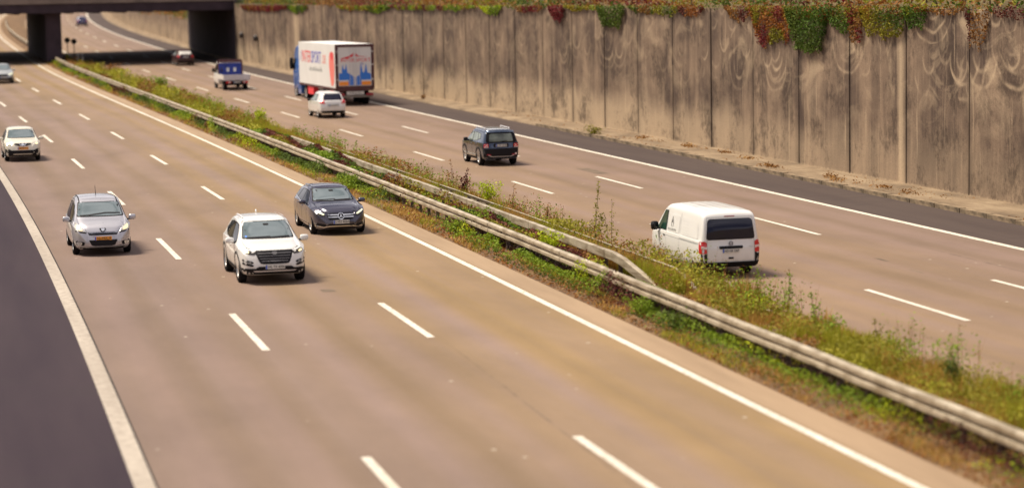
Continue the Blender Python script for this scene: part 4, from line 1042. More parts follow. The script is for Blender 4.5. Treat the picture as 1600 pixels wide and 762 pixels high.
    def plate(s, view, x, z, txt, m='plate', w=.52, h=.112, ink='ink', y=0.0, tilt=0.0):
        sg = 1 if view == 'F' else -1
        o = MB().box((0, 0, 0), (w, h, .014)).build('license_plate', M[m], s.root); set_face(o, view, (x, y, z))
        b = MB().box((-w / 2 + .024, 0, .003), (.044, h * .97, .014)).build('country_band', M['plate_blue'], o)
        t = link('lettering', text_data(txt, h * .98), o); t.data.materials.append(M[ink]); t.location = (.02, -.002, .0095)
        bb_ = max((v.co.x for v in t.data.vertices), default=.2) * 2; t.scale = (min(1.0, (w - .075) / max(bb_, .01)), .92, 1)
        return o
    def lettering(s, txt, view, a, b, size, m, width=None, eps=.008, parent=None, name='lettering', shear=0.0):
        me = text_data(txt, size, 0.0); xs = [v.co.x for v in me.vertices]; k = 1.0 if not width else width / (max(xs) - min(xs))
        sg = {'F': 1, 'B': -1, 'L': -1, 'R': 1}[view]
        for v in me.vertices:
            p = s.cast(view, a + sg * (v.co.x * k + v.co.y * shear), b + v.co.y, eps) ; v.co = p
        me.materials.append(m); o = link(name, me, parent or s.root); return o
CACHE = {}
CARG = 'cars driving on the motorway'

SUV = dict(zt=[(-2.23, .80), (-2.19, 1.00), (-2.08, 1.14), (-1.72, 1.52), (-1.45, 1.585), (-.9, 1.62), (-.2, 1.63), (.1, 1.615), (.36, 1.56), (1.16, 1.125), (1.30, 1.085), (1.75, 1.02), (2.02, .935), (2.16, .80), (2.22, .62)],
  zb=[(-2.23, .46), (-2.1, .30), (0, .23), (2.0, .25), (2.22, .36)], zs=[(-2.23, .72), (-2.1, 1.02), (-1.2, 1.06), (.6, 1.03), (1.2, 1.0), (1.75, .93), (2.02, .83), (2.22, .52)],
  ws=[(-2.23, .70), (-2.12, .82), (-1.7, .895), (0, .915), (1.4, .915), (1.85, .86), (2.08, .76), (2.22, .55)], wt=[(-2.23, .58), (-1.9, .60), (-1.2, .61), (0, .645), (.36, .63), (1.16, .73), (1.8, .72), (2.22, .42)])
MPV = dict(zt=[(-2.26, .82), (-2.22, 1.1), (-2.06, 1.45), (-1.85, 1.57), (-1.0, 1.635), (-.1, 1.645), (.3, 1.61), (.55, 1.54), (1.36, 1.13), (1.52, 1.08), (1.92, .955), (2.1, .84), (2.2, .70), (2.25, .55)],
  zb=[(-2.26, .42), (-2.1, .26), (0, .20), (2.0, .20), (2.25, .28)], zs=[(-2.26, .72), (-2.1, .98), (-1, .99), (1.0, .96), (1.5, .94), (1.92, .85), (2.1, .74), (2.25, .48)],
  ws=[(-2.26, .70), (-2.12, .82), (-1.7, .89), (0, .915), (1.4, .905), (1.85, .85), (2.08, .76), (2.25, .52)], wt=[(-2.26, .58), (-2.0, .61), (-1, .63), (0, .66), (.55, .645), (1.36, .735), (1.9, .70), (2.25, .42)])
EST = dict(zt=[(-2.34, .74), (-2.30, .98), (-2.2, 1.06), (-1.78, 1.34), (-1.3, 1.40), (-.3, 1.435), (0, 1.43), (.26, 1.375), (1.06, 1.005), (1.22, .97), (1.75, .90), (2.08, .80), (2.24, .66), (2.33, .50)],
  zb=[(-2.34, .40), (-2.2, .26), (0, .17), (2.1, .17), (2.33, .26)], zs=[(-2.34, .64), (-2.2, .88), (-1.2, .95), (.6, .91), (1.15, .88), (1.75, .80), (2.08, .69), (2.33, .43)],
  ws=[(-2.34, .68), (-2.2, .80), (-1.7, .88), (0, .90), (1.3, .90), (1.85, .845), (2.12, .74), (2.33, .48)], wt=[(-2.34, .55), (-2.0, .57), (-1.3, .56), (0, .60), (.26, .59), (1.06, .70), (1.8, .66), (2.33, .36)])
JEEP = dict(zt=[(-2.11, .86), (-2.09, 1.12), (-2.03, 1.34), (-1.92, 1.56), (-1.74, 1.63), (-.9, 1.665), (0, 1.67), (.26, 1.645), (.46, 1.58), (.98, 1.20), (1.12, 1.15), (1.75, 1.10), (1.98, 1.02), (2.08, .84), (2.11, .62)],
  zb=[(-2.11, .44), (-1.98, .30), (0, .25), (1.95, .27), (2.11, .38)], zs=[(-2.11, .80), (-2.0, 1.08), (-1, 1.08), (.9, 1.06), (1.12, 1.04), (1.75, .99), (1.98, .88), (2.11, .54)],
  ws=[(-2.11, .79), (-2.0, .86), (-1.4, .895), (0, .90), (1.3, .90), (1.8, .88), (2.0, .80), (2.11, .62)], wt=[(-2.11, .70), (-1.9, .67), (0, .69), (.46, .67), (.98, .77), (1.8, .77), (2.11, .5)])
VAN = dict(zt=[(-2.44, .92), (-2.42, 1.25), (-2.37, 1.62), (-2.28, 1.85), (-2.1, 1.925), (-1, 1.95), (.3, 1.95), (.72, 1.92), (.95, 1.84), (1.72, 1.24), (1.88, 1.15), (2.2, 1.02), (2.36, .86), (2.44, .58)],
  zb=[(-2.44, .44), (-2.3, .30), (0, .26), (2.2, .26), (2.44, .36)], zs=[(-2.44, .84), (-2.34, 1.10), (0, 1.12), (1.5, 1.07), (1.88, 1.02), (2.2, .88), (2.44, .5)],
  ws=[(-2.44, .85), (-2.34, .915), (-1.5, .945), (0, .95), (1.6, .94), (2.05, .88), (2.3, .76), (2.44, .52)], wt=[(-2.44, .77), (-2.2, .785), (0, .80), (.95, .765), (1.72, .80), (2.1, .74), (2.44, .42)])
def scl(T, sx, sy, sz): return {k: [(x * sx, v * (sz if k[0] == 'z' else sy)) for x, v in tab] for k, tab in T.items()}
def windscreen(v, b, t, wb_, wt_, m='glass_front', z_in=.02):
    v.patch('windscreen_seal', 'F', [(wb_ + .035, b - .025), (wt_ + .03, t + .02), (-wt_ - .03, t + .02), (-wb_ - .035, b - .025)], M['trim'], .004, r=.05)
    return v.patch('windscreen', 'F', [(wb_, b), (wt_, t), (-wt_, t), (-wb_, b)], M[m], .010, r=.05)
def side_glass(v, polys, m='glass_side', seal=True):
    for pl in polys:
        if seal:
            c = np.mean(np.array(pl), 0); v.patch('window_seal', 'S', [tuple(c + (np.array(p) - c) * np.array([1.06, 1.10])) for p in pl], M['trim'], .004, r=.04)
        v.patch('side_window', 'S', pl, M[m], .009, r=.05)
def doors(v, lines, handles):
    for l in lines: v.seam('door_gap', 'S', l, .014, M['trim'], .003)
    for x, z in handles:
        for sg in (1, -1):
            p = v.cast('L' if sg > 0 else 'R', x, z, .012); v.box('door_handle', tuple(p), (.18, .03, .028), v.bd.data.materials[0], p=.6)

# ---- white compact SUV in the middle lane
v = Vehicle('sport_utility_vehicle', 'white sport utility car with lit lamps driving beside the dark estate', 'car', CARG, 61.4, 7.80, True, .975)
v.body(SUV, M['p_white'], [(1.30, .37), (-1.37, .37)], .43)
v.wheels(1.30, -1.37, .905, .36, w=.23)
windscreen(v, 1.165, 1.545, .685, .585)
side_glass(v, [[(.92, 1.07), (.30, 1.46), (-.02, 1.50), (-.02, 1.08)], [(-.08, 1.085), (-.08, 1.50), (-.85, 1.485), (-1.02, 1.12)], [(-1.10, 1.14), (-.94, 1.475), (-1.22, 1.445), (-1.50, 1.24)]])
v.patch('grille', 'F', [(.53, .885), (.48, .915), (-.48, .915), (-.53, .885), (-.40, .59), (-.32, .565), (.32, .565), (.40, .59)], M['trim'], .008, r=.03)
for z, w in ((.845, .455), (.775, .425), (.705, .395), (.64, .36)): v.patch('grille_bar', 'F', [(w, z + .009), (-w, z + .009), (-w * .98, z - .010), (w * .98, z - .010)], M['rim_dark'], .022)
v.patch('emblem', 'F', ellipse(0, .845, .075, .038), M['rim_dark'], .036)
v.patch('headlight', 'F', [(.48, .85), (.60, .905), (.76, .95), (.81, .92), (.79, .86), (.66, .815), (.53, .805)], M['lamp_dark'], .008, True, .02)
v.patch('headlight_beam', 'F', [(.66, .89), (.77, .925), (.77, .87), (.68, .845)], M['lamp_on'], .016, True, .03)
for z, w in ((.635, .030), (.555, .026)): v.patch('fog_light', 'F', [(.56, z - .035), (.60, z + w - .025), (.84, z + w + .035), (.845, z + .005), (.62, z - w - .03)], M['trim'], .008, True, .02)
v.patch('fog_lamp', 'F', [(.63, .618), (.80, .66), (.80, .64), (.64, .602)], M['lamp'], .016, True)
v.patch('lower_grille', 'F', [(.44, .50), (-.44, .50), (-.60, .405), (.60, .405)], M['trim'], .008, r=.03)
v.patch('bumper_trim', 'F', [(.86, .45), (-.86, .45), (-.82, .24), (.82, .24)], M['trim'], .012, r=.02)
v.patch('skid_plate', 'F', [(.58, .395), (-.58, .395), (-.55, .365), (.55, .365)], M['alu'], .024)
v.plate('F', 2.275, .485, 'WL TX 4096')
for xw in (1.30, -1.37): v.patch('arch_trim', 'S', arc(xw, .37, .425, .49, -8, 188), M['trim'], .010, grid=.06)
v.patch('sill_trim', 'S', [(.86, .40), (-.92, .40), (-.90, .27), (.84, .27)], M['trim'], .010)
doors(v, [[(-.05, 1.06), (-.05, .42)], [(.92, 1.04), (.93, .6), (.86, .45)]], [(.12, .93), (-.85, .95)])
v.mirror(.82, .93, 1.10, M['p_white'], (.17, .24, .16))
v.seam('bonnet_gap', 'F', [(.80, 1.0), (.46, .915), (-.46, .915), (-.80, 1.0)], .012, M['trim'])
v.box('antenna_fin', (-1.28, 0, 1.685), (.17, .035, .09), M['p_white'], p=.8)
v.seam('wiper', 'F', [(-.60, 1.17), (.05, 1.185)], .022, M['trim'], .02); v.seam('wiper', 'F', [(-.05, 1.165), (.58, 1.18)], .022, M['trim'], .02)
for sg in (1, -1): v.seam('roof_rail', 'T', [(.10, sg * .56), (-1.35, sg * .535)], .035, M['alu'], .03)
v.patch('windscreen_sticker', 'F', ellipse(-.60, 1.20, .028, .022, 10), M['g_sky'], .014)
v.patch('interior_mirror', 'F', [(.08, 1.50), (-.08, 1.50), (-.07, 1.455), (.07, 1.455)], M['trim'], .014, r=.02)

# ---- dark estate in the left lane
v = Vehicle('estate_car', 'midnight coloured estate car with a star emblem in the lane next to the gutter', 'car', CARG, 72.9, 11.60, True, .97)
v.body(EST, M['p_navy'], [(1.50, .335), (-1.34, .335)], .385)
v.wheels(1.50, -1.34, .885, .325, spokes=10)
windscreen(v, 1.035, 1.365, .665, .56)
side_glass(v, [[(.82, .955), (.22, 1.285), (-.08, 1.31), (-.08, .965)], [(-.14, .97), (-.14, 1.315), (-.95, 1.295), (-1.08, 1.0)], [(-1.15, 1.01), (-1.02, 1.29), (-1.45, 1.235), (-1.75, 1.08)]])
v.seam('window_chrome', 'S', [(.84, .94), (-.4, .955), (-1.74, 1.045)], .022, M['chrome'], .012)
v.seam('sill_chrome', 'S', [(1.02, .27), (-.90, .27)], .035, M['chrome'], .010)
v.patch('grille', 'F', [(.40, .70), (-.40, .70), (-.46, .66), (-.40, .52), (-.30, .50), (.30, .50), (.40, .52), (.46, .66)], M['trim'], .008, r=.03)
for z in (.655, .585): v.patch('grille_bar', 'F', [(.42, z + .016), (-.42, z + .016), (-.41, z - .016), (.41, z - .016)], M['chrome'], .024)
v.patch('emblem', 'F', ellipse(0, .61, .105, .105, 24), M['trim'], .030)
em = v.patch('emblem_ring', 'F', arc(0, .61, .085, .105, 0, 359.9, 26), M['chrome'], .040, grid=.05)
for a in (90, 210, 330): v.patch('emblem_star', 'F', [(math.cos(math.radians(a)) * .09, .61 + math.sin(math.radians(a)) * .09), (math.cos(math.radians(a + 60)) * .02, .61 + math.sin(math.radians(a + 60)) * .02), (0, .61), (math.cos(math.radians(a - 60)) * .02, .61 + math.sin(math.radians(a - 60)) * .02)], M['chrome'], .042)
v.patch('headlight', 'F', [(.49, .62), (.51, .69), (.62, .745), (.77, .80), (.80, .76), (.78, .675), (.66, .61)], M['lamp_dark'], .008, True, .03)
v.patch('daytime_lamp', 'F', [(.51, .68), (.62, .74), (.77, .795), (.79, .765), (.70, .715), (.56, .65)], M['lamp_drl'], .014, True, .02)
v.patch('lower_intake', 'F', [(.42, .37), (-.42, .37), (-.46, .275), (.46, .275)], M['trim'], .008, r=.03)
v.patch('side_intake', 'F', [(.50, .36), (.76, .41), (.78, .29), (.50, .275)], M['trim'], .008, True, .03)
v.seam('bumper_chrome', 'F', [(-.80, .315), (-.56, .265), (-.38, .30), (.38, .30), (.56, .265), (.80, .315)], .026, M['chrome'], .016)
v.plate('F', 2.375, .435, 'S PN 4060')
doors(v, [[(-.11, .95), (-.11, .30)], [(.88, .93), (.90, .5), (.84, .33)], [(-1.05, .95), (-1.0, .62)]], [(.10, .83), (-.85, .85)])
v.mirror(.72, .90, .985, M['p_navy'], (.16, .23, .14))
for sg in (1, -1): v.seam('roof_rail', 'T', [(.02, sg * .535), (-1.55, sg * .50)], .035, M['chrome'], .03)
v.seam('wiper', 'F', [(-.58, 1.045), (.05, 1.06)], .02, M['trim'], .018); v.seam('wiper', 'F', [(0, 1.04), (.56, 1.05)], .02, M['trim'], .018)
v.patch('interior_mirror', 'F', [(.08, 1.33), (-.08, 1.33), (-.07, 1.285), (.07, 1.285)], M['trim'], .014, r=.02)
v.seam('bonnet_gap', 'F', [(.78, .86), (.42, .725), (-.42, .725), (-.78, .86)], .012, M['trim'])

# ---- silver people carrier on the right lane
v = Vehicle('people_carrier', 'silver people carrier with a yellow plate next to the hard shoulder line', 'car', CARG, 70.0, 3.98, True, .955)
v.body(MPV, M['p_silver'], [(1.36, .335), (-1.37, .335)], .385)
v.wheels(1.36, -1.37, .89, .325)
windscreen(v, 1.165, 1.525, .70, .60)
side_glass(v, [[(.92, 1.01), (.42, 1.42), (-.05, 1.47), (-.05, 1.02)], [(-.11, 1.02), (-.11, 1.47), (-1.0, 1.465), (-1.05, 1.03)], [(-1.11, 1.04), (-1.08, 1.46), (-1.70, 1.41), (-1.92, 1.09)]])
v.patch('quarter_window', 'S', [(1.30, 1.03), (.98, 1.03), (.60, 1.36)], M['glass_side'], .009, r=.02)
v.patch('grille', 'F', [(.46, .705), (-.46, .705), (-.42, .645), (.42, .645)], M['trim'], .008, r=.02)
v.patch('grille_bar', 'F', [(.44, .712), (-.44, .712), (-.44, .70), (.44, .70)], M['chrome'], .02)
v.patch('emblem_shield', 'F', [(.105, .845), (-.105, .845), (-.085, .79), (-.04, .745), (.04, .745), (.085, .79)], M['trim'], .012, r=.02)
v.patch('emblem', 'F', [(.055, .835), (-.055, .835), (-.05, .79), (-.015, .755), (.03, .765), (.06, .80)], M['chrome'], .024, r=.02)
v.patch('headlight', 'F', [(.535, .755), (.60, .86), (.76, 1.0), (.81, 1.01), (.835, .90), (.82, .80), (.66, .765)], M['lamp'], .008, True, .04)
v.patch('headlight_beam', 'F', [(.60, .79), (.66, .88), (.78, .95), (.80, .84), (.70, .785)], M['lamp_on'], .016, True, .04)
v.patch('headlight_trim', 'F', [(.50, .74), (.66, .755), (.825, .785), (.825, .755), (.66, .72), (.50, .70)], M['trim'], .012, True, .01)
v.patch('lower_grille', 'F', [(.44, .50), (-.44, .50), (-.36, .335), (-.28, .315), (.28, .315), (.36, .335)], M['trim'], .008, r=.03)
v.patch('fog_surround', 'F', [(.56, .44), (.82, .48), (.82, .35), (.58, .33)], M['trim'], .008, True, .04)
v.patch('fog_light', 'F', ellipse(.69, .405, .05, .05, 16), M['lamp'], .018, True)
v.seam('bumper_chrome', 'F', [(-.84, .32), (-.5, .285), (.5, .285), (.84, .32)], .03, M['p_grey'], .016)
v.patch('bumper_trim', 'F', [(.82, .275), (-.82, .275), (-.8, .215), (.8, .215)], M['trim'], .01)
v.plate('F', 2.275, .545, '55-PRK-8', 'plate_yellow')
doors(v, [[(-.08, 1.0), (-.08, .32)], [(.92, .98), (.95, .5), (.88, .35)], [(-1.08, 1.0), (-1.05, .6)]], [(.12, .90), (-.82, .91)])
v.mirror(.86, .93, 1.05, M['p_silver'], (.15, .23, .17))
v.seam('wiper', 'F', [(-.36, 1.18), (.18, 1.235), (.62, 1.215)], .03, M['trim'], .02); v.seam('wiper', 'F', [(-.62, 1.175), (-.2, 1.19)], .022, M['trim'], .02)
v.seam('roof_gutter', 'T', [(.55, .585), (-1.8, .56)], .035, M['trim'], .006, True)
MB().tube((-.35, .0, 1.66), (-.55, 0, 1.98), .012, 6, .005).build('antenna', M['trim'], v.root)
v.seam('bonnet_gap', 'F', [(.78, 1.03), (.52, .80), (.47, .725), (-.47, .725), (-.52, .80), (-.78, 1.03)], .012, M['trim'])

# ---- white crossover at the left edge
v = Vehicle('crossover_car', 'white crossover with an orange plate driving by the left edge of the picture', 'car', CARG, 109.4, 3.72, True, .93)
T = scl(SUV, .97, .965, .975); v.body(T, M['p_cream'], [(1.30, .37), (-1.30, .37)], .42)
v.wheels(1.30, -1.30, .865, .355, w=.22)
windscreen(v, 1.135, 1.50, .655, .565)
side_glass(v, [[(.88, 1.05), (.28, 1.42), (-.05, 1.46), (-.05, 1.06)], [(-.11, 1.06), (-.11, 1.46), (-.9, 1.445), (-1.05, 1.10)]])
v.patch('grille', 'F', [(.42, .83), (.40, .90), (-.40, .90), (-.42, .83), (-.14, .755), (.14, .755)], M['trim'], .008, r=.03)
for sg in (1, -1): v.patch('grille_bar', 'F', [(sg * .19, .895), (sg * .15, .895), (sg * .075, .765), (sg * .11, .765)], M['chrome'], .02)
v.patch('emblem', 'F', ellipse(0, .83, .075, .065), M['chrome'], .03)
v.patch('headlight', 'F', [(.47, .85), (.60, .93), (.79, .97), (.815, .89), (.74, .80), (.54, .80)], M['lamp'], .008, True, .03)
v.patch('headlight_beam', 'F', [(.62, .90), (.74, .93), (.74, .83), (.63, .83)], M['lamp_on'], .018, True, .03)
v.patch('bumper_trim', 'F', [(.84, .63), (.66, .62), (.56, .56), (-.56, .56), (-.66, .62), (-.84, .63), (-.80, .27), (.80, .27)], M['trim'], .010, r=.03)
v.plate('F', 2.20, .66, '58-RPT-2', 'plate_yellow')
for xw in (1.30, -1.30): v.patch('arch_trim', 'S', arc(xw, .37, .415, .48, -8, 188), M['trim'], .010, grid=.06)
v.patch('sill_trim', 'S', [(.86, .40), (-.88, .40), (-.86, .27), (.84, .27)], M['trim'], .010)
v.mirror(.80, .89, 1.08, M['p_cream'], (.16, .24, .15))
doors(v, [[(-.08, 1.04), (-.08, .42)], [(.90, 1.02), (.90, .45)]], [(.12, .91), (-.82, .93)])

# ---- pale car cut by the left edge, near the bridge
v = Vehicle('hatchback_car', 'pale silver car cut off by the left edge near the bridge', 'car', CARG, 191.5, 8.12, True)
v.body(scl(EST, .93, .99, 1.06), M['p_grey'], [(1.38, .33), (-1.25, .33)], .38)
v.wheels(1.38, -1.25, .88, .325)
windscreen(v, 1.10, 1.44, .655, .56); side_glass(v, [[(.76, 1.01), (.2, 1.36), (-.9, 1.37), (-1.05, 1.04)]])
v.patch('headlight', 'F', [(.47, .68), (.60, .79), (.79, .87), (.81, .72), (.60, .65)], M['lamp_drl'], .010, True, .03)
v.patch('grille', 'F', [(.42, .72), (-.42, .72), (-.36, .56), (.36, .56)], M['trim'], .010, r=.03)
v.patch('bumper_trim', 'F', [(.78, .46), (-.78, .46), (-.74, .22), (.74, .22)], M['trim'], .010, r=.03)
v.plate('F', 2.215, .50, 'K AB 12'); v.mirror(.68, .89, 1.04, M['p_grey'])

# ---- slate compact SUV driving away
v = Vehicle('compact_suv', 'dark slate boxy compact car with crossed square tail lamps', 'car', CARG, 100.3, 24.10, False, .96)
v.body(JEEP, M['p_jeep'], [(1.29, .36), (-1.28, .36)], .43)
v.wheels(1.29, -1.28, .89, .355, w=.23)
windscreen(v, 1.23, 1.57, .70, .63); side_glass(v, [[(.72, 1.11), (.36, 1.46), (-.12, 1.51), (-.12, 1.11)], [(-.20, 1.11), (-.20, 1.51), (-.92, 1.50), (-1.06, 1.16)], [(-1.14, 1.20), (-1.04, 1.49), (-1.32, 1.46), (-1.46, 1.25)]], 'glass_clear')
v.patch('rear_window_surround', 'B', [(.74, 1.06), (.66, 1.545), (-.66, 1.545), (-.74, 1.06)], M['trim'], .008, r=.12)
v.patch('rear_window', 'B', [(.58, 1.12), (.53, 1.48), (-.53, 1.48), (-.58, 1.12)], M['glass_clear'], .016, r=.07)
v.patch('tail_light_surround', 'B', [(.84, .82), (.82, 1.05), (.58, 1.05), (.57, .83)], M['trim'], .010, True, .04)
v.patch('tail_light', 'B', [(.83, .84), (.81, 1.03), (.61, 1.03), (.60, .85)], M['red'], .018, True, .04)
v.seam('tail_light_cross', 'B', [(.79, 1.00), (.64, .88)], .03, M['lamp_clear'], .026, True); v.seam('tail_light_cross', 'B', [(.64, 1.00), (.79, .88)], .03, M['lamp_clear'], .026, True)
v.patch('reversing_lamp', 'B', [(.80, .872), (.80, .848), (.62, .852), (.62, .875)], M['plate'], .026, True)
v.plate('B', -2.165, .945, 'B PK 2048')
v.patch('plate_recess', 'B', [(.36, 1.03), (-.36, 1.03), (-.36, .86), (.36, .86)], M['trim'], .006, r=.05)
v.patch('bumper_trim', 'B', [(.82, .80), (-.82, .80), (-.82, .42), (.82, .42)], M['trim'], .010, r=.04)
v.patch('reflector', 'B', [(.70, .56), (.70, .50), (.50, .49), (.50, .545)], M['red_dark'], .022, True, .02)
v.patch('fog_light', 'B', ellipse(-.70, .555, .05, .045, 12), M['lamp_clear'], .028)
v.seam('bumper_chrome', 'B', [(-.62, .50), (-.45, .435), (.45, .435), (.62, .50)], .03, M['alu'], .022)
v.patch('spoiler', 'B', [(.66, 1.60), (-.66, 1.60), (-.68, 1.535), (.68, 1.535)], M['p_jeep'], .05, r=.03)
for xw in (1.29, -1.28): v.patch('arch_trim', 'S', arc(xw, .36, .425, .51, -12, 192), M['trim'], .012, grid=.06)
v.patch('sill_trim', 'S', [(.86, .44), (-.84, .44), (-.82, .29), (.84, .29)], M['trim'], .010); v.seam('sill_chrome', 'S', [(.86, .43), (-.84, .43)], .05, M['chrome'], .018)
for sg in (1, -1):
    MB().tube((.10, sg * .585, 1.735), (-1.55, sg * .57, 1.715), .022, 8).box((.08, sg * .585, 1.70), (.10, .04, .06)).box((-1.5, sg * .57, 1.68), (.10, .04, .07)).build('roof_rail', M['alu'], v.root, True, 40)
v.patch('roof_sky_sheen', 'T', [(.18, .56), (-1.72, .52), (-1.72, -.52), (.18, -.56)], M['p_grey'], .007, r=.12)  # pale patch painting the sky's sheen onto the dark roof
for x in (-.25, -.55, -.85, -1.15): v.seam('roof_rib', 'T', [(x, .42), (x, -.42)], .05, M['trim'], .012)
doors(v, [[(-.16, 1.09), (-.16, .46)], [(.82, 1.07), (.84, .5)], [(-1.05, 1.1), (-.98, .75)]], [(0, .98), (-.85, 1.0)])
v.mirror(.66, .90, 1.13, M['trim'], (.15, .22, .17))
MB().tube((-2.08, -.42, .36), (-2.16, -.42, .35), .04, 10).build('exhaust', M['dark_metal'], v.root)
v.seam('rear_wiper', 'B', [(.02, 1.12), (-.30, 1.16)], .025, M['trim'], .03)

# ---- white panel van
v = Vehicle('panel_van', 'white panel van with a dark tinted rear window behind the median weeds', 'van', None, 60.7, 20.12, False, .93)
v.root.scale = (.985, .93, .93)
v.body(VAN, M['p_van'], [(1.53, .34), (-1.47, .34)], .41)
v.wheels(1.53, -1.47, .93, .335, rim='rim_dark', spokes=7)
windscreen(v, 1.28, 1.82, .74, .69)
v.patch('window_seal', 'S', [(1.52, 1.13), (.98, 1.73), (.62, 1.75), (.62, 1.13)], M['trim'], .004, r=.05)
v.patch('side_window', 'S', [(1.47, 1.15), (.96, 1.71), (.65, 1.73), (.65, 1.15)], M['glass_green'], .010, r=.05)
v.patch('window_seal', 'B', [(.755, 1.13), (.68, 1.735), (-.68, 1.735), (-.755, 1.13)], M['trim'], .006, r=.10)
v.patch('rear_window', 'B', [(.735, 1.15), (.665, 1.715), (-.665, 1.715), (-.735, 1.15)], M['glass_tint'], .014, r=.09)
v.patch('brake_lamp', 'B', [(.16, 1.815), (-.16, 1.815), (-.16, 1.79), (.16, 1.79)], M['red_dark'], .014)
for sd, vw in ((1, 'L'), (-1, 'R')):
    v.patch('tail_light', 'B', [(sd * .895, .74), (sd * .89, 1.07), (sd * .82, 1.10), (sd * .735, 1.06), (sd * .735, .74)], M['red'], .012, r=.03)
    v.patch('tail_light', vw, [(-2.42, .74), (-2.41, 1.07), (-2.33, 1.10), (-2.29, 1.06), (-2.30, .74)], M['red'], .012, r=.03)
    v.patch('reversing_lamp', 'B', [(sd * .895, .87), (sd * .89, .955), (sd * .735, .935), (sd * .735, .86)], M['lamp_clear'], .020)
    v.patch('rear_corner_trim', 'B', [(sd * .90, .46), (sd * .895, .735), (sd * .735, .735), (sd * .74, .46)], M['trim'], .012)
v.patch('bumper_trim', 'B', [(.90, .48), (-.90, .48), (-.90, .33), (.90, .33)], M['trim'], .03, r=.03)
v.patch('bumper_trim', 'S', [(-2.43, .49), (-2.0, .47), (-1.98, .36), (-2.40, .36)], M['trim'], .02)
v.patch('emblem', 'B', ellipse(0, 1.015, .075, .075, 20), M['alu'], .022); v.patch('emblem_ring', 'B', arc(0, 1.015, .05, .062, 0, 359.9, 20), M['ink'], .028, grid=.04)
v.seam('emblem_letter', 'B', [(.045, 1.045), (.02, .985), (0, 1.02), (-.02, .985), (-.045, 1.045)], .012, M['ink'], .03)
v.patch('handle_recess', 'B', [(.37, .94), (-.37, .94), (-.36, .865), (.36, .865)], M['trim'], .02, r=.03)
v.plate('B', -2.478, .80, 'HD GB 1207')
v.patch('tow_eye_cover', 'B', [(.08, .615), (-.08, .615), (-.08, .565), (.08, .565)], M['trim'], .014, r=.015)
v.seam('door_gap', 'B', [(.725, .5), (.725, 1.1), (.70, 1.77)], .010, M['g_grey'], .005, True); v.seam('door_gap', 'B', [(.70, 1.78), (-.70, 1.78)], .010, M['g_grey'], .005)
for l in ([(.60, 1.80), (.58, 1.0), (.58, .40)], [(1.50, 1.10), (1.54, .8)], [(-.62, 1.78), (-.62, .40)]): v.seam('door_gap', 'S', l, .012, M['g_grey'], .004)
v.seam('body_crease', 'S', [(1.4, 1.02), (.3, 1.0), (-2.2, 1.0)], .012, M['g_grey'], .004)
v.seam('slide_rail', 'S', [(-.65, 1.03), (-2.2, 1.03)], .022, M['g_grey'], .006)
v.patch('side_panel_recess', 'S', [(.48, 1.14), (.48, 1.66), (-.52, 1.66), (-.52, 1.14)], M['p_van'], .006, r=.06)
v.patch('side_panel_recess', 'S', [(-.72, 1.14), (-.72, 1.66), (-2.02, 1.62), (-2.12, 1.14)], M['p_van'], .006, r=.06)
v.box('door_handle', (.74, .957, .99), (.15, .03, .035), M['trim'], p=.6); v.box('door_handle', (.74, -.957, .99), (.15, .03, .035), M['trim'], p=.6)
for z0 in (.47, .57, .66, .75, .84): pass
v.patch('logo', 'L', arc(.10, 1.41, .085, .105, -60, 240, 18), M['g_grey'], .014, grid=.05)
for sx in (-1, 1): v.seam('logo_stroke', 'L', [(.10 + sx * .005, 1.60), (.10 + sx * .055, 1.50), (.10 + sx * .085, 1.36), (.10 + sx * .05, 1.30)], .018, M['ink'], .014)
v.seam('logo_stroke', 'L', [(.10, 1.52), (.10, 1.42)], .03, M['ink'], .014)
v.lettering('GALLUSGRUPPE', 'L', .10, 1.21, .085, M['ink'], .72, .014)
for i in range(5): v.lettering('- - - - - -'.replace('-', '\u2013'), 'L', -1.05 - .02 * i, 1.56 - .088 * i, .06, M['g_grey'], .5 - .03 * (i % 2), .014, name='small_print')
v.mirror(1.28, .96, 1.22, M['trim'], (.16, .24, .27))
for y in (-.5, -.25, 0, .25, .5): v.seam('roof_rib', 'T', [(.4, y), (-2.0, y)], .05, M['p_van'], .012)
v.seam('rear_wiper', 'B', [(.03, 1.16), (.36, 1.18)], .02, M['trim'], .02)
v.lettering('TDI', 'B', -.62, .90, .05, M['g_grey'], .11, .014)

# ---- white hatchback behind the truck
v = Vehicle('white_hatchback', 'white hatchback with red corner lamps passing the lorry trailer', 'car', CARG, 138.6, 24.22, False, .96)
T = scl(SUV, .97, .98, 1.0); v.body(T, M['p_white'], [(1.28, .35), (-1.32, .35)], .41)
v.wheels(1.28, -1.32, .875, .345)
windscreen(v, 1.165, 1.545, .67, .575); side_glass(v, [[(.88, 1.07), (.30, 1.45), (-.90, 1.48), (-1.02, 1.10)]], 'glass_clear')
v.patch('rear_window', 'B', [(.60, 1.14), (.53, 1.50), (-.53, 1.50), (-.60, 1.14)], M['glass_tint'], .012, r=.06)
v.patch('tail_light', 'B', [(.82, .93), (.78, 1.16), (.70, 1.22), (.60, 1.06), (.52, .95), (.54, .90)], M['red'], .014, True, .04)
v.patch('tail_light', 'S', [(-2.12, .93), (-2.02, 1.17), (-1.86, 1.20), (-1.92, 1.0)], M['red'], .012, r=.04)
v.plate('B', -2.215, .80, 'F LK 310'); v.patch('bumper_trim', 'B', [(.80, .46), (-.80, .46), (-.78, .30), (.78, .30)], M['trim'], .012, r=.03)
v.patch('plate_recess', 'B', [(.38, .89), (-.38, .89), (-.36, .73), (.36, .73)], M['g_grey'], .006, r=.03)
v.patch('sill_trim', 'S', [(.86, .36), (-.9, .36), (-.88, .26), (.84, .26)], M['trim'], .010)
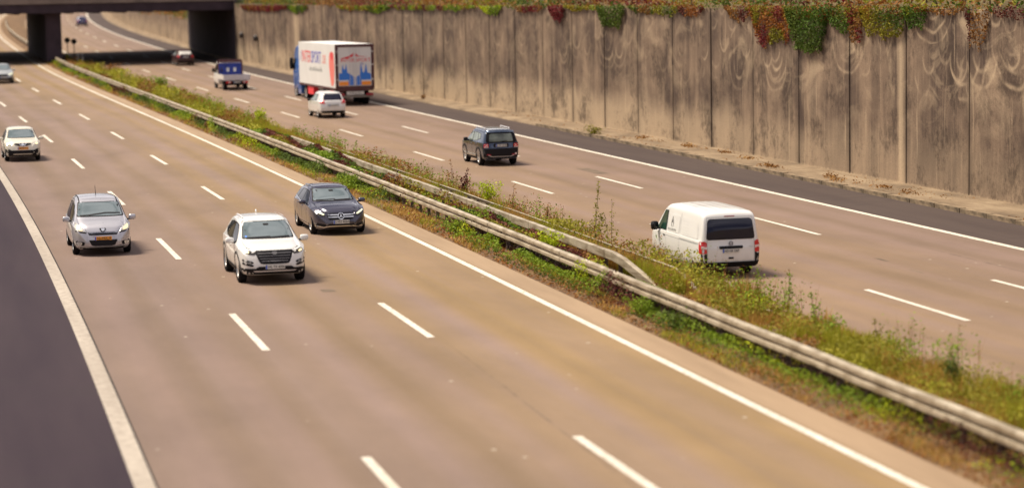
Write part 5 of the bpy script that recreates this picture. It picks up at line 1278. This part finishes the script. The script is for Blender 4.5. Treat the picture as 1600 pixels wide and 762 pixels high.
v.mirror(.80, .89, 1.09, M['p_black'], (.15, .22, .16)); doors(v, [[(-.1, 1.05), (-.1, .4)], [(.88, 1.03), (.88, .45)]], [(.1, .93), (-.85, .95)])
v.patch('spoiler', 'B', [(.56, 1.58), (-.56, 1.58), (-.58, 1.53), (.58, 1.53)], M['p_white'], .05, r=.03)

# ---- black car under the bridge, blue car far off
v = Vehicle('black_saloon', 'black car with a rear window painted with a pale sky reflection at the bridge', 'car', CARG, 224.5, 27.25, False)
v.body(scl(EST, .95, 1.0, 1.02), M['p_black'], [(1.42, .33), (-1.27, .33)], .38); v.wheels(1.42, -1.27, .88, .325)
windscreen(v, 1.055, 1.39, .665, .56); side_glass(v, [[(.78, .975), (.2, 1.30), (-.95, 1.32), (-1.35, 1.03)]], 'glass_clear')
v.patch('rear_window', 'B', [(.60, 1.09), (.53, 1.36), (-.53, 1.36), (-.60, 1.09)], M['glass_pale'], .012, r=.06)
v.patch('tail_light', 'B', [(.80, .78), (.76, .98), (.52, .95), (.52, .80)], M['red'], .014, True, .03)
v.plate('B', -2.265, .84, 'K RT 55'); v.mirror(.70, .89, .99, M['p_black'])
v.patch('bumper_trim', 'B', [(.78, .45), (-.78, .45), (-.74, .28), (.74, .28)], M['trim'], .012, r=.03)
v = Vehicle('blue_hatchback', 'small dark blue car far beyond the bridge', 'car', CARG, 386.0, 27.5, False)
v.body(scl(EST, .92, 1.0, 1.08), M['p_blue'], [(1.36, .33), (-1.22, .33)], .38); v.wheels(1.36, -1.22, .88, .325)
windscreen(v, 1.12, 1.47, .665, .56); side_glass(v, [[(.74, 1.03), (.2, 1.38), (-.95, 1.40), (-1.25, 1.08)]])
v.patch('rear_window', 'B', [(.62, 1.13), (.54, 1.44), (-.54, 1.44), (-.62, 1.13)], M['glass_tint'], .012, r=.06)
v.patch('tail_light', 'B', [(.80, .82), (.76, 1.02), (.56, 1.0), (.56, .84)], M['red'], .014, True, .03); v.plate('B', -2.20, .80, 'K L 9'); v.mirror(.66, .89, 1.05, M['p_blue'])

# ---- flatbed truck
v = Vehicle('flatbed_truck', 'small white flatbed truck with a dark headboard and a blue panel', 'truck', None, 173.6, 24.55, False, 1.0)
CABT = dict(zt=[(3.05, 1.2), (3.08, 1.95), (3.2, 2.12), (3.5, 2.16), (4.2, 2.16), (4.45, 2.08), (5.0, 1.35), (5.15, 1.22), (5.5, 1.05), (5.62, .85), (5.66, .6)], zb=[(3.05, .36), (5.4, .36), (5.66, .42)], zs=[(3.05, 1.1), (3.2, 1.22), (4.9, 1.18), (5.15, 1.08), (5.5, .92), (5.66, .52)],
  ws=[(3.05, .95), (3.2, .97), (5.0, .96), (5.4, .88), (5.66, .6)], wt=[(3.05, .80), (4.4, .80), (5.0, .84), (5.4, .76), (5.66, .5)])
v.body(CABT, M['p_van'], [(4.65, .36)], .42, 'cab')
v.patch('side_window', 'S', [(4.85, 1.26), (4.42, 1.92), (3.6, 1.95), (3.6, 1.26)], M['glass_side'], .01, r=.06); v.patch('windscreen', 'F', [(.78, 1.4), (.72, 2.04), (-.72, 2.04), (-.78, 1.4)], M['glass_front'], .01, r=.06)
v.mirror(4.55, .97, 1.45, M['trim'], (.14, .22, .34))
MB().box((1.6, .38, .62), (3.6, .09, .16)).box((1.6, -.38, .62), (3.6, .09, .16)).box((.9, 0, .45), (.3, 1.3, .2)).build('chassis', M['trim'], v.root)
MB().box((1.46, 0, .80), (2.98, 2.02, .10)).build('bed_floor', M['alu'], v.root)
for sg in (1, -1): MB().box((1.46, sg * 1.02, 1.02), (3.0, .035, .36)).build('side_board', M['p_van'] if sg > 0 else M['alu'], v.root)
MB().box((-.05, 0, 1.02), (.035, 2.02, .36)).build('tailgate', M['alu'], v.root)
hb = MB().box((2.97, .93, 1.55), (.06, .10, 1.35)).box((2.97, -.93, 1.55), (.06, .10, 1.35)).box((2.97, 0, 2.17), (.06, 1.76, .24)).build('headboard', M['t_frame'], v.root)
p_ = MB().box((2.96, 0, 1.46), (.035, 1.755, 1.10)).build('headboard_panel', M['tarp'], hb)
for y in (.18, -.36): MB().box((2.935, y, 1.50), (.02, .20, .30)).build('headboard_window', M['glass_pale'], hb)
MB().box((2.935, .66, 1.5), (.02, .10, .36)).build('headboard_window', M['glass_tint'], hb)
MB().box((-.02, 0, .62), (.06, 1.7, .18)).build('rear_beam', M['trim'], v.root)
for sg in (1, -1):
    MB().box((-.06, sg * .64, .62), (.03, .40, .15)).build('tail_light', M['red'], v.root); MB().box((-.08, sg * .56, .62), (.02, .14, .12)).build('reversing_lamp', M['lamp_clear'], v.root)
v.plate('B', -.075, .62, 'F KP 718')
for x in (.95,): 
    for sg in (1, -1): v.wheel(x, sg * .93, .36, .30, 'rim_dark', 7)
for sg in (1, -1): v.wheel(4.65, sg * .95, .35, .20, 'rim_dark', 7)
for sg in (1, -1): MB().box((.95, sg * .90, .76), (.95, .26, .03)).build('mudguard', M['trim'], v.root)

# ---- articulated lorry
v = Vehicle('articulated_lorry', 'blue lorry pulling a white box trailer with blue and red print', 'lorry', None, 148.6, 28.25, False, 1.02)
TL, TW, TH_ = 12.3, 2.56, 3.98
v.body(dict(zt=[(12.85, 2.4), (12.88, 3.35), (13.05, 3.62), (13.70, 3.72), (14.50, 3.60), (14.95, 3.30), (15.20, 2.6), (15.30, 1.9), (15.36, 1.0)], zb=[(12.85, .9), (13.40, .55), (15.00, .42), (15.36, .5)], zs=[(12.85, 2.0), (13.10, 2.4), (14.50, 2.4), (15.10, 1.9), (15.36, .85)],
  ws=[(12.85, 1.18), (13.10, 1.22), (14.70, 1.22), (15.10, 1.12), (15.36, .9)], wt=[(12.85, 1.0), (13.10, 1.05), (14.50, 1.05), (15.10, 1.0), (15.36, .8)]), M['t_blue'], [(14.10, .5)], .60, 'cab')
v.patch('side_window', 'S', [(14.85, 2.0), (14.65, 2.75), (14.05, 2.8), (14.05, 2.0)], M['glass_side'], .012, r=.08); v.patch('windscreen', 'F', [(1.0, 1.95), (.95, 2.85), (-.95, 2.85), (-1.0, 1.95)], M['glass_front'], .012, r=.08)
v.seam('door_gap', 'S', [(14.00, 2.9), (14.00, 1.1)], .03, M['ink'], .006)
v.mirror(14.65, 1.24, 2.42, M['trim'], (.22, .28, .85))
MB().box((11.70, .42, .86), (5.0, .12, .24)).box((11.70, -.42, .86), (5.0, .12, .24)).build('tractor_chassis', M['trim'], v.root)
MB().box((12.45, 1.08, .72), (1.05, .3, .72)).build('tractor_side_skirt', M['t_blue'], v.root); MB().box((12.45, -1.08, .72), (1.05, .3, .72)).build('tractor_side_skirt', M['t_blue'], v.root)
for sg in (1, -1):
    v.wheel(14.10, sg * 1.2, .50, .30, 'rim', 8); v.wheel(10.6, sg * 1.2, .50, .55, 'rim', 8)
    for x in (1.6, 2.9, 4.2): v.wheel(x, sg * 1.2, .50, .36, 'rim_dark', 8)
    MB().box((10.6, sg * 1.0, 1.08), (1.25, .5, .03)).build('mudguard', M['trim'], v.root)
MB().box((TL / 2 + .03, 0, (1.16 + TH_) / 2), (TL - .06, TW - .02, TH_ - 1.16)).build('trailer_box', M['t_white'], v.root)
MB().box((TL / 2, TW / 2 - .02, 1.09), (TL, .05, .13)).box((TL / 2, -TW / 2 + .02, 1.09), (TL, .05, .13)).box((TL / 2, .4, .98), (TL - .4, .14, .34)).box((TL / 2, -.4, .98), (TL - .4, .14, .34)).build('trailer_chassis', M['t_frame'], v.root)
for sg in (1, -1): MB().box((8.6, sg * 1.04, .78), (1.9, .36, .62)).build('side_locker', M['red_box'], v.root)
for sg in (1, -1): MB().box((5.6, sg * 1.1, .74), (1.3, .1, .10)).box((5.6, sg * 1.1, .95), (1.3, .1, .08)).build('side_guard', M['alu'], v.root)
MB().box((6.6, .75, .5), (.12, .12, .9)).box((6.6, -.75, .5), (.12, .12, .9)).build('landing_leg', M['dark_metal'], v.root)
fr = MB().box((-.01, TW / 2 - .08, 2.55), (.12, .17, 2.86)).box((-.01, -TW / 2 + .08, 2.55), (.12, .17, 2.86)).box((-.012, 0, TH_ - .09), (.12, TW - .33, .19)).box((-.01, 0, 1.16), (.12, TW - .25, .20)).build('door_frame', M['t_frame'], v.root)
for sg in (1, -1):
    d = MB().box((-.02, sg * .553, 2.55), (.05, 1.085, 2.54)).build('rear_door', M['t_white'], v.root)
    for z in (1.7, 2.65, 3.5): MB().box((-.07, sg * 1.16, z), (.05, .14, .07)).build('hinge', M['plate'], d)
    for y in (.12, .32): MB().tube((-.062, sg * y, 1.3), (-.062, sg * y, 3.82), .016, 6).build('lock_rod', M['alu'], d)
    MB().box((-.055, sg * .74, 1.44), (.02, .62, .24)).build('reflector_board', M['orange'], d)
    MB().box((-.06, sg * .95, .72), (.06, .46, .15)).build('tail_light', M['red_dark'], v.root)
MB().box((0.0, 0, 1.0), (.10, 2.42, .10)).build('rear_beam', M['t_frame'], v.root)
MB().box((.02, 0, .60), (.08, 2.36, .14)).build('underrun_bar', M['pole'], v.root); MB().box((.3, .6, .8), (.3, .1, .4)).box((.3, -.6, .8), (.3, .1, .4)).build('underrun_bracket', M['trim'], v.root)
o = MB().box((-.04, 0, .82), (.03, 1.15, .20)).build('license_plate', M['plate'], v.root); t = link('lettering', text_data('WW IS 421', .17), o); t.data.materials.append(M['ink']); set_face(t, 'B', (-.058, 0, .82))
def flat(view, at_, poly, m, name, parent, depth=.012):
    """flat print on a door or a side: a thin sheet"""
    P, F = fill2d([tuple(p) for p in poly], 5.0); V = []
    for p in P:
        V.append((at_, p.x, p.y) if view == 'B' else (p.x, at_, p.y))
    mesh_obj(name, V, [tuple(f) for f in F], m, parent)
drs = [o for o in v.root.children if o.name.startswith('rear_door')]
flat('B', -.049, [(1.06, 1.66), (1.06, 2.09), (.86, 2.13), (.86, 2.39), (.80, 2.71), (.74, 2.39), (.70, 2.34), (.64, 2.39), (.58, 2.74), (.52, 2.39), (.50, 2.15), (.30, 2.05), (.06, 1.84), (.06, 1.32), (.42, 1.32), (.42, 1.66)], M['g_sky'], 'skyline_print', drs[0])
flat('B', -.049, [(-.06, 1.84), (-.34, 2.00), (-.36, 2.39), (-.42, 2.81), (-.48, 2.39), (-.52, 2.15), (-.62, 2.15), (-.68, 2.39), (-.74, 2.76), (-.80, 2.39), (-.84, 2.13), (-1.06, 2.05), (-1.06, 1.66), (-.42, 1.66), (-.42, 1.32), (-.06, 1.32)], M['g_sky'], 'skyline_print', drs[1])
flat('B', -.051, [(.95, 3.08), (.40, 3.2), (.06, 3.42), (.06, 3.2), (.5, 3.06)], M['g_red'], 'swoosh_print', drs[0])
flat('B', -.051, [(-.06, 3.42), (-.25, 3.22), (-.95, 3.14), (-.06, 3.18)], M['g_red'], 'swoosh_print', drs[1])
for txt, y, z, sz_, m_, d_ in (('INTER', .47, 2.94, .34, 'g_red', 0), ('SPORT', -.56, 2.94, .34, 'g_red', 1), ('IIIIIII', -.5, 2.70, .12, 'g_blue', 1)):
    t = link('lettering', text_data(txt, sz_, .003), drs[d_]); t.data.materials.append(M[m_]); set_face(t, 'B', (-.053, y, z))
bx_ = [o for o in v.root.children if o.name.startswith('trailer_box')][0]
SY = TW / 2 - .004
for txt, x, z, size, m_, wd in (('/', 11.5, 3.0, .9, 'g_blue', .40), ('INTER', 9.55, 2.98, 1.15, 'g_red', 3.1), ('SPORT', 6.25, 2.98, 1.15, 'g_blue', 3.3), ('.DE', 3.6, 2.92, .8, 'g_salmon', 1.2)):
    me = text_data(txt, size, .003); xs = [q.co.x for q in me.vertices]; k = wd / (max(xs) - min(xs))
    for q in me.vertices: q.co.x *= k
    t = link('lettering', me, bx_); me.materials.append(M[m_]); set_face(t, 'L', (x, SY, z))
me_ = MB()
for i in range(26):
    h_ = random.choice((.16, .16, .22, .30)); me_.box((8.6 - i * .17, SY, 2.18 + (h_ - .16) / 2), (.06 + .05 * (i % 3 == 0), .006, h_))
me_.build('small_print', M['g_grey'], bx_)
flat('L', SY + .004, [(1.9, 3.2), (1.6, 3.45), (.95, 3.5), (.45, 3.4), (.35, 2.4), (.5, 1.5), (.9, 1.25), (1.4, 1.3), (1.75, 1.9), (2.0, 2.6)], M['g_salmon'], 'figure_print', bx_)
flat('L', SY + .007, [(1.5, 3.4), (1.1, 3.5), (.7, 3.2), (.9, 2.9), (1.2, 3.0)], M['g_red'], 'figure_print', bx_)
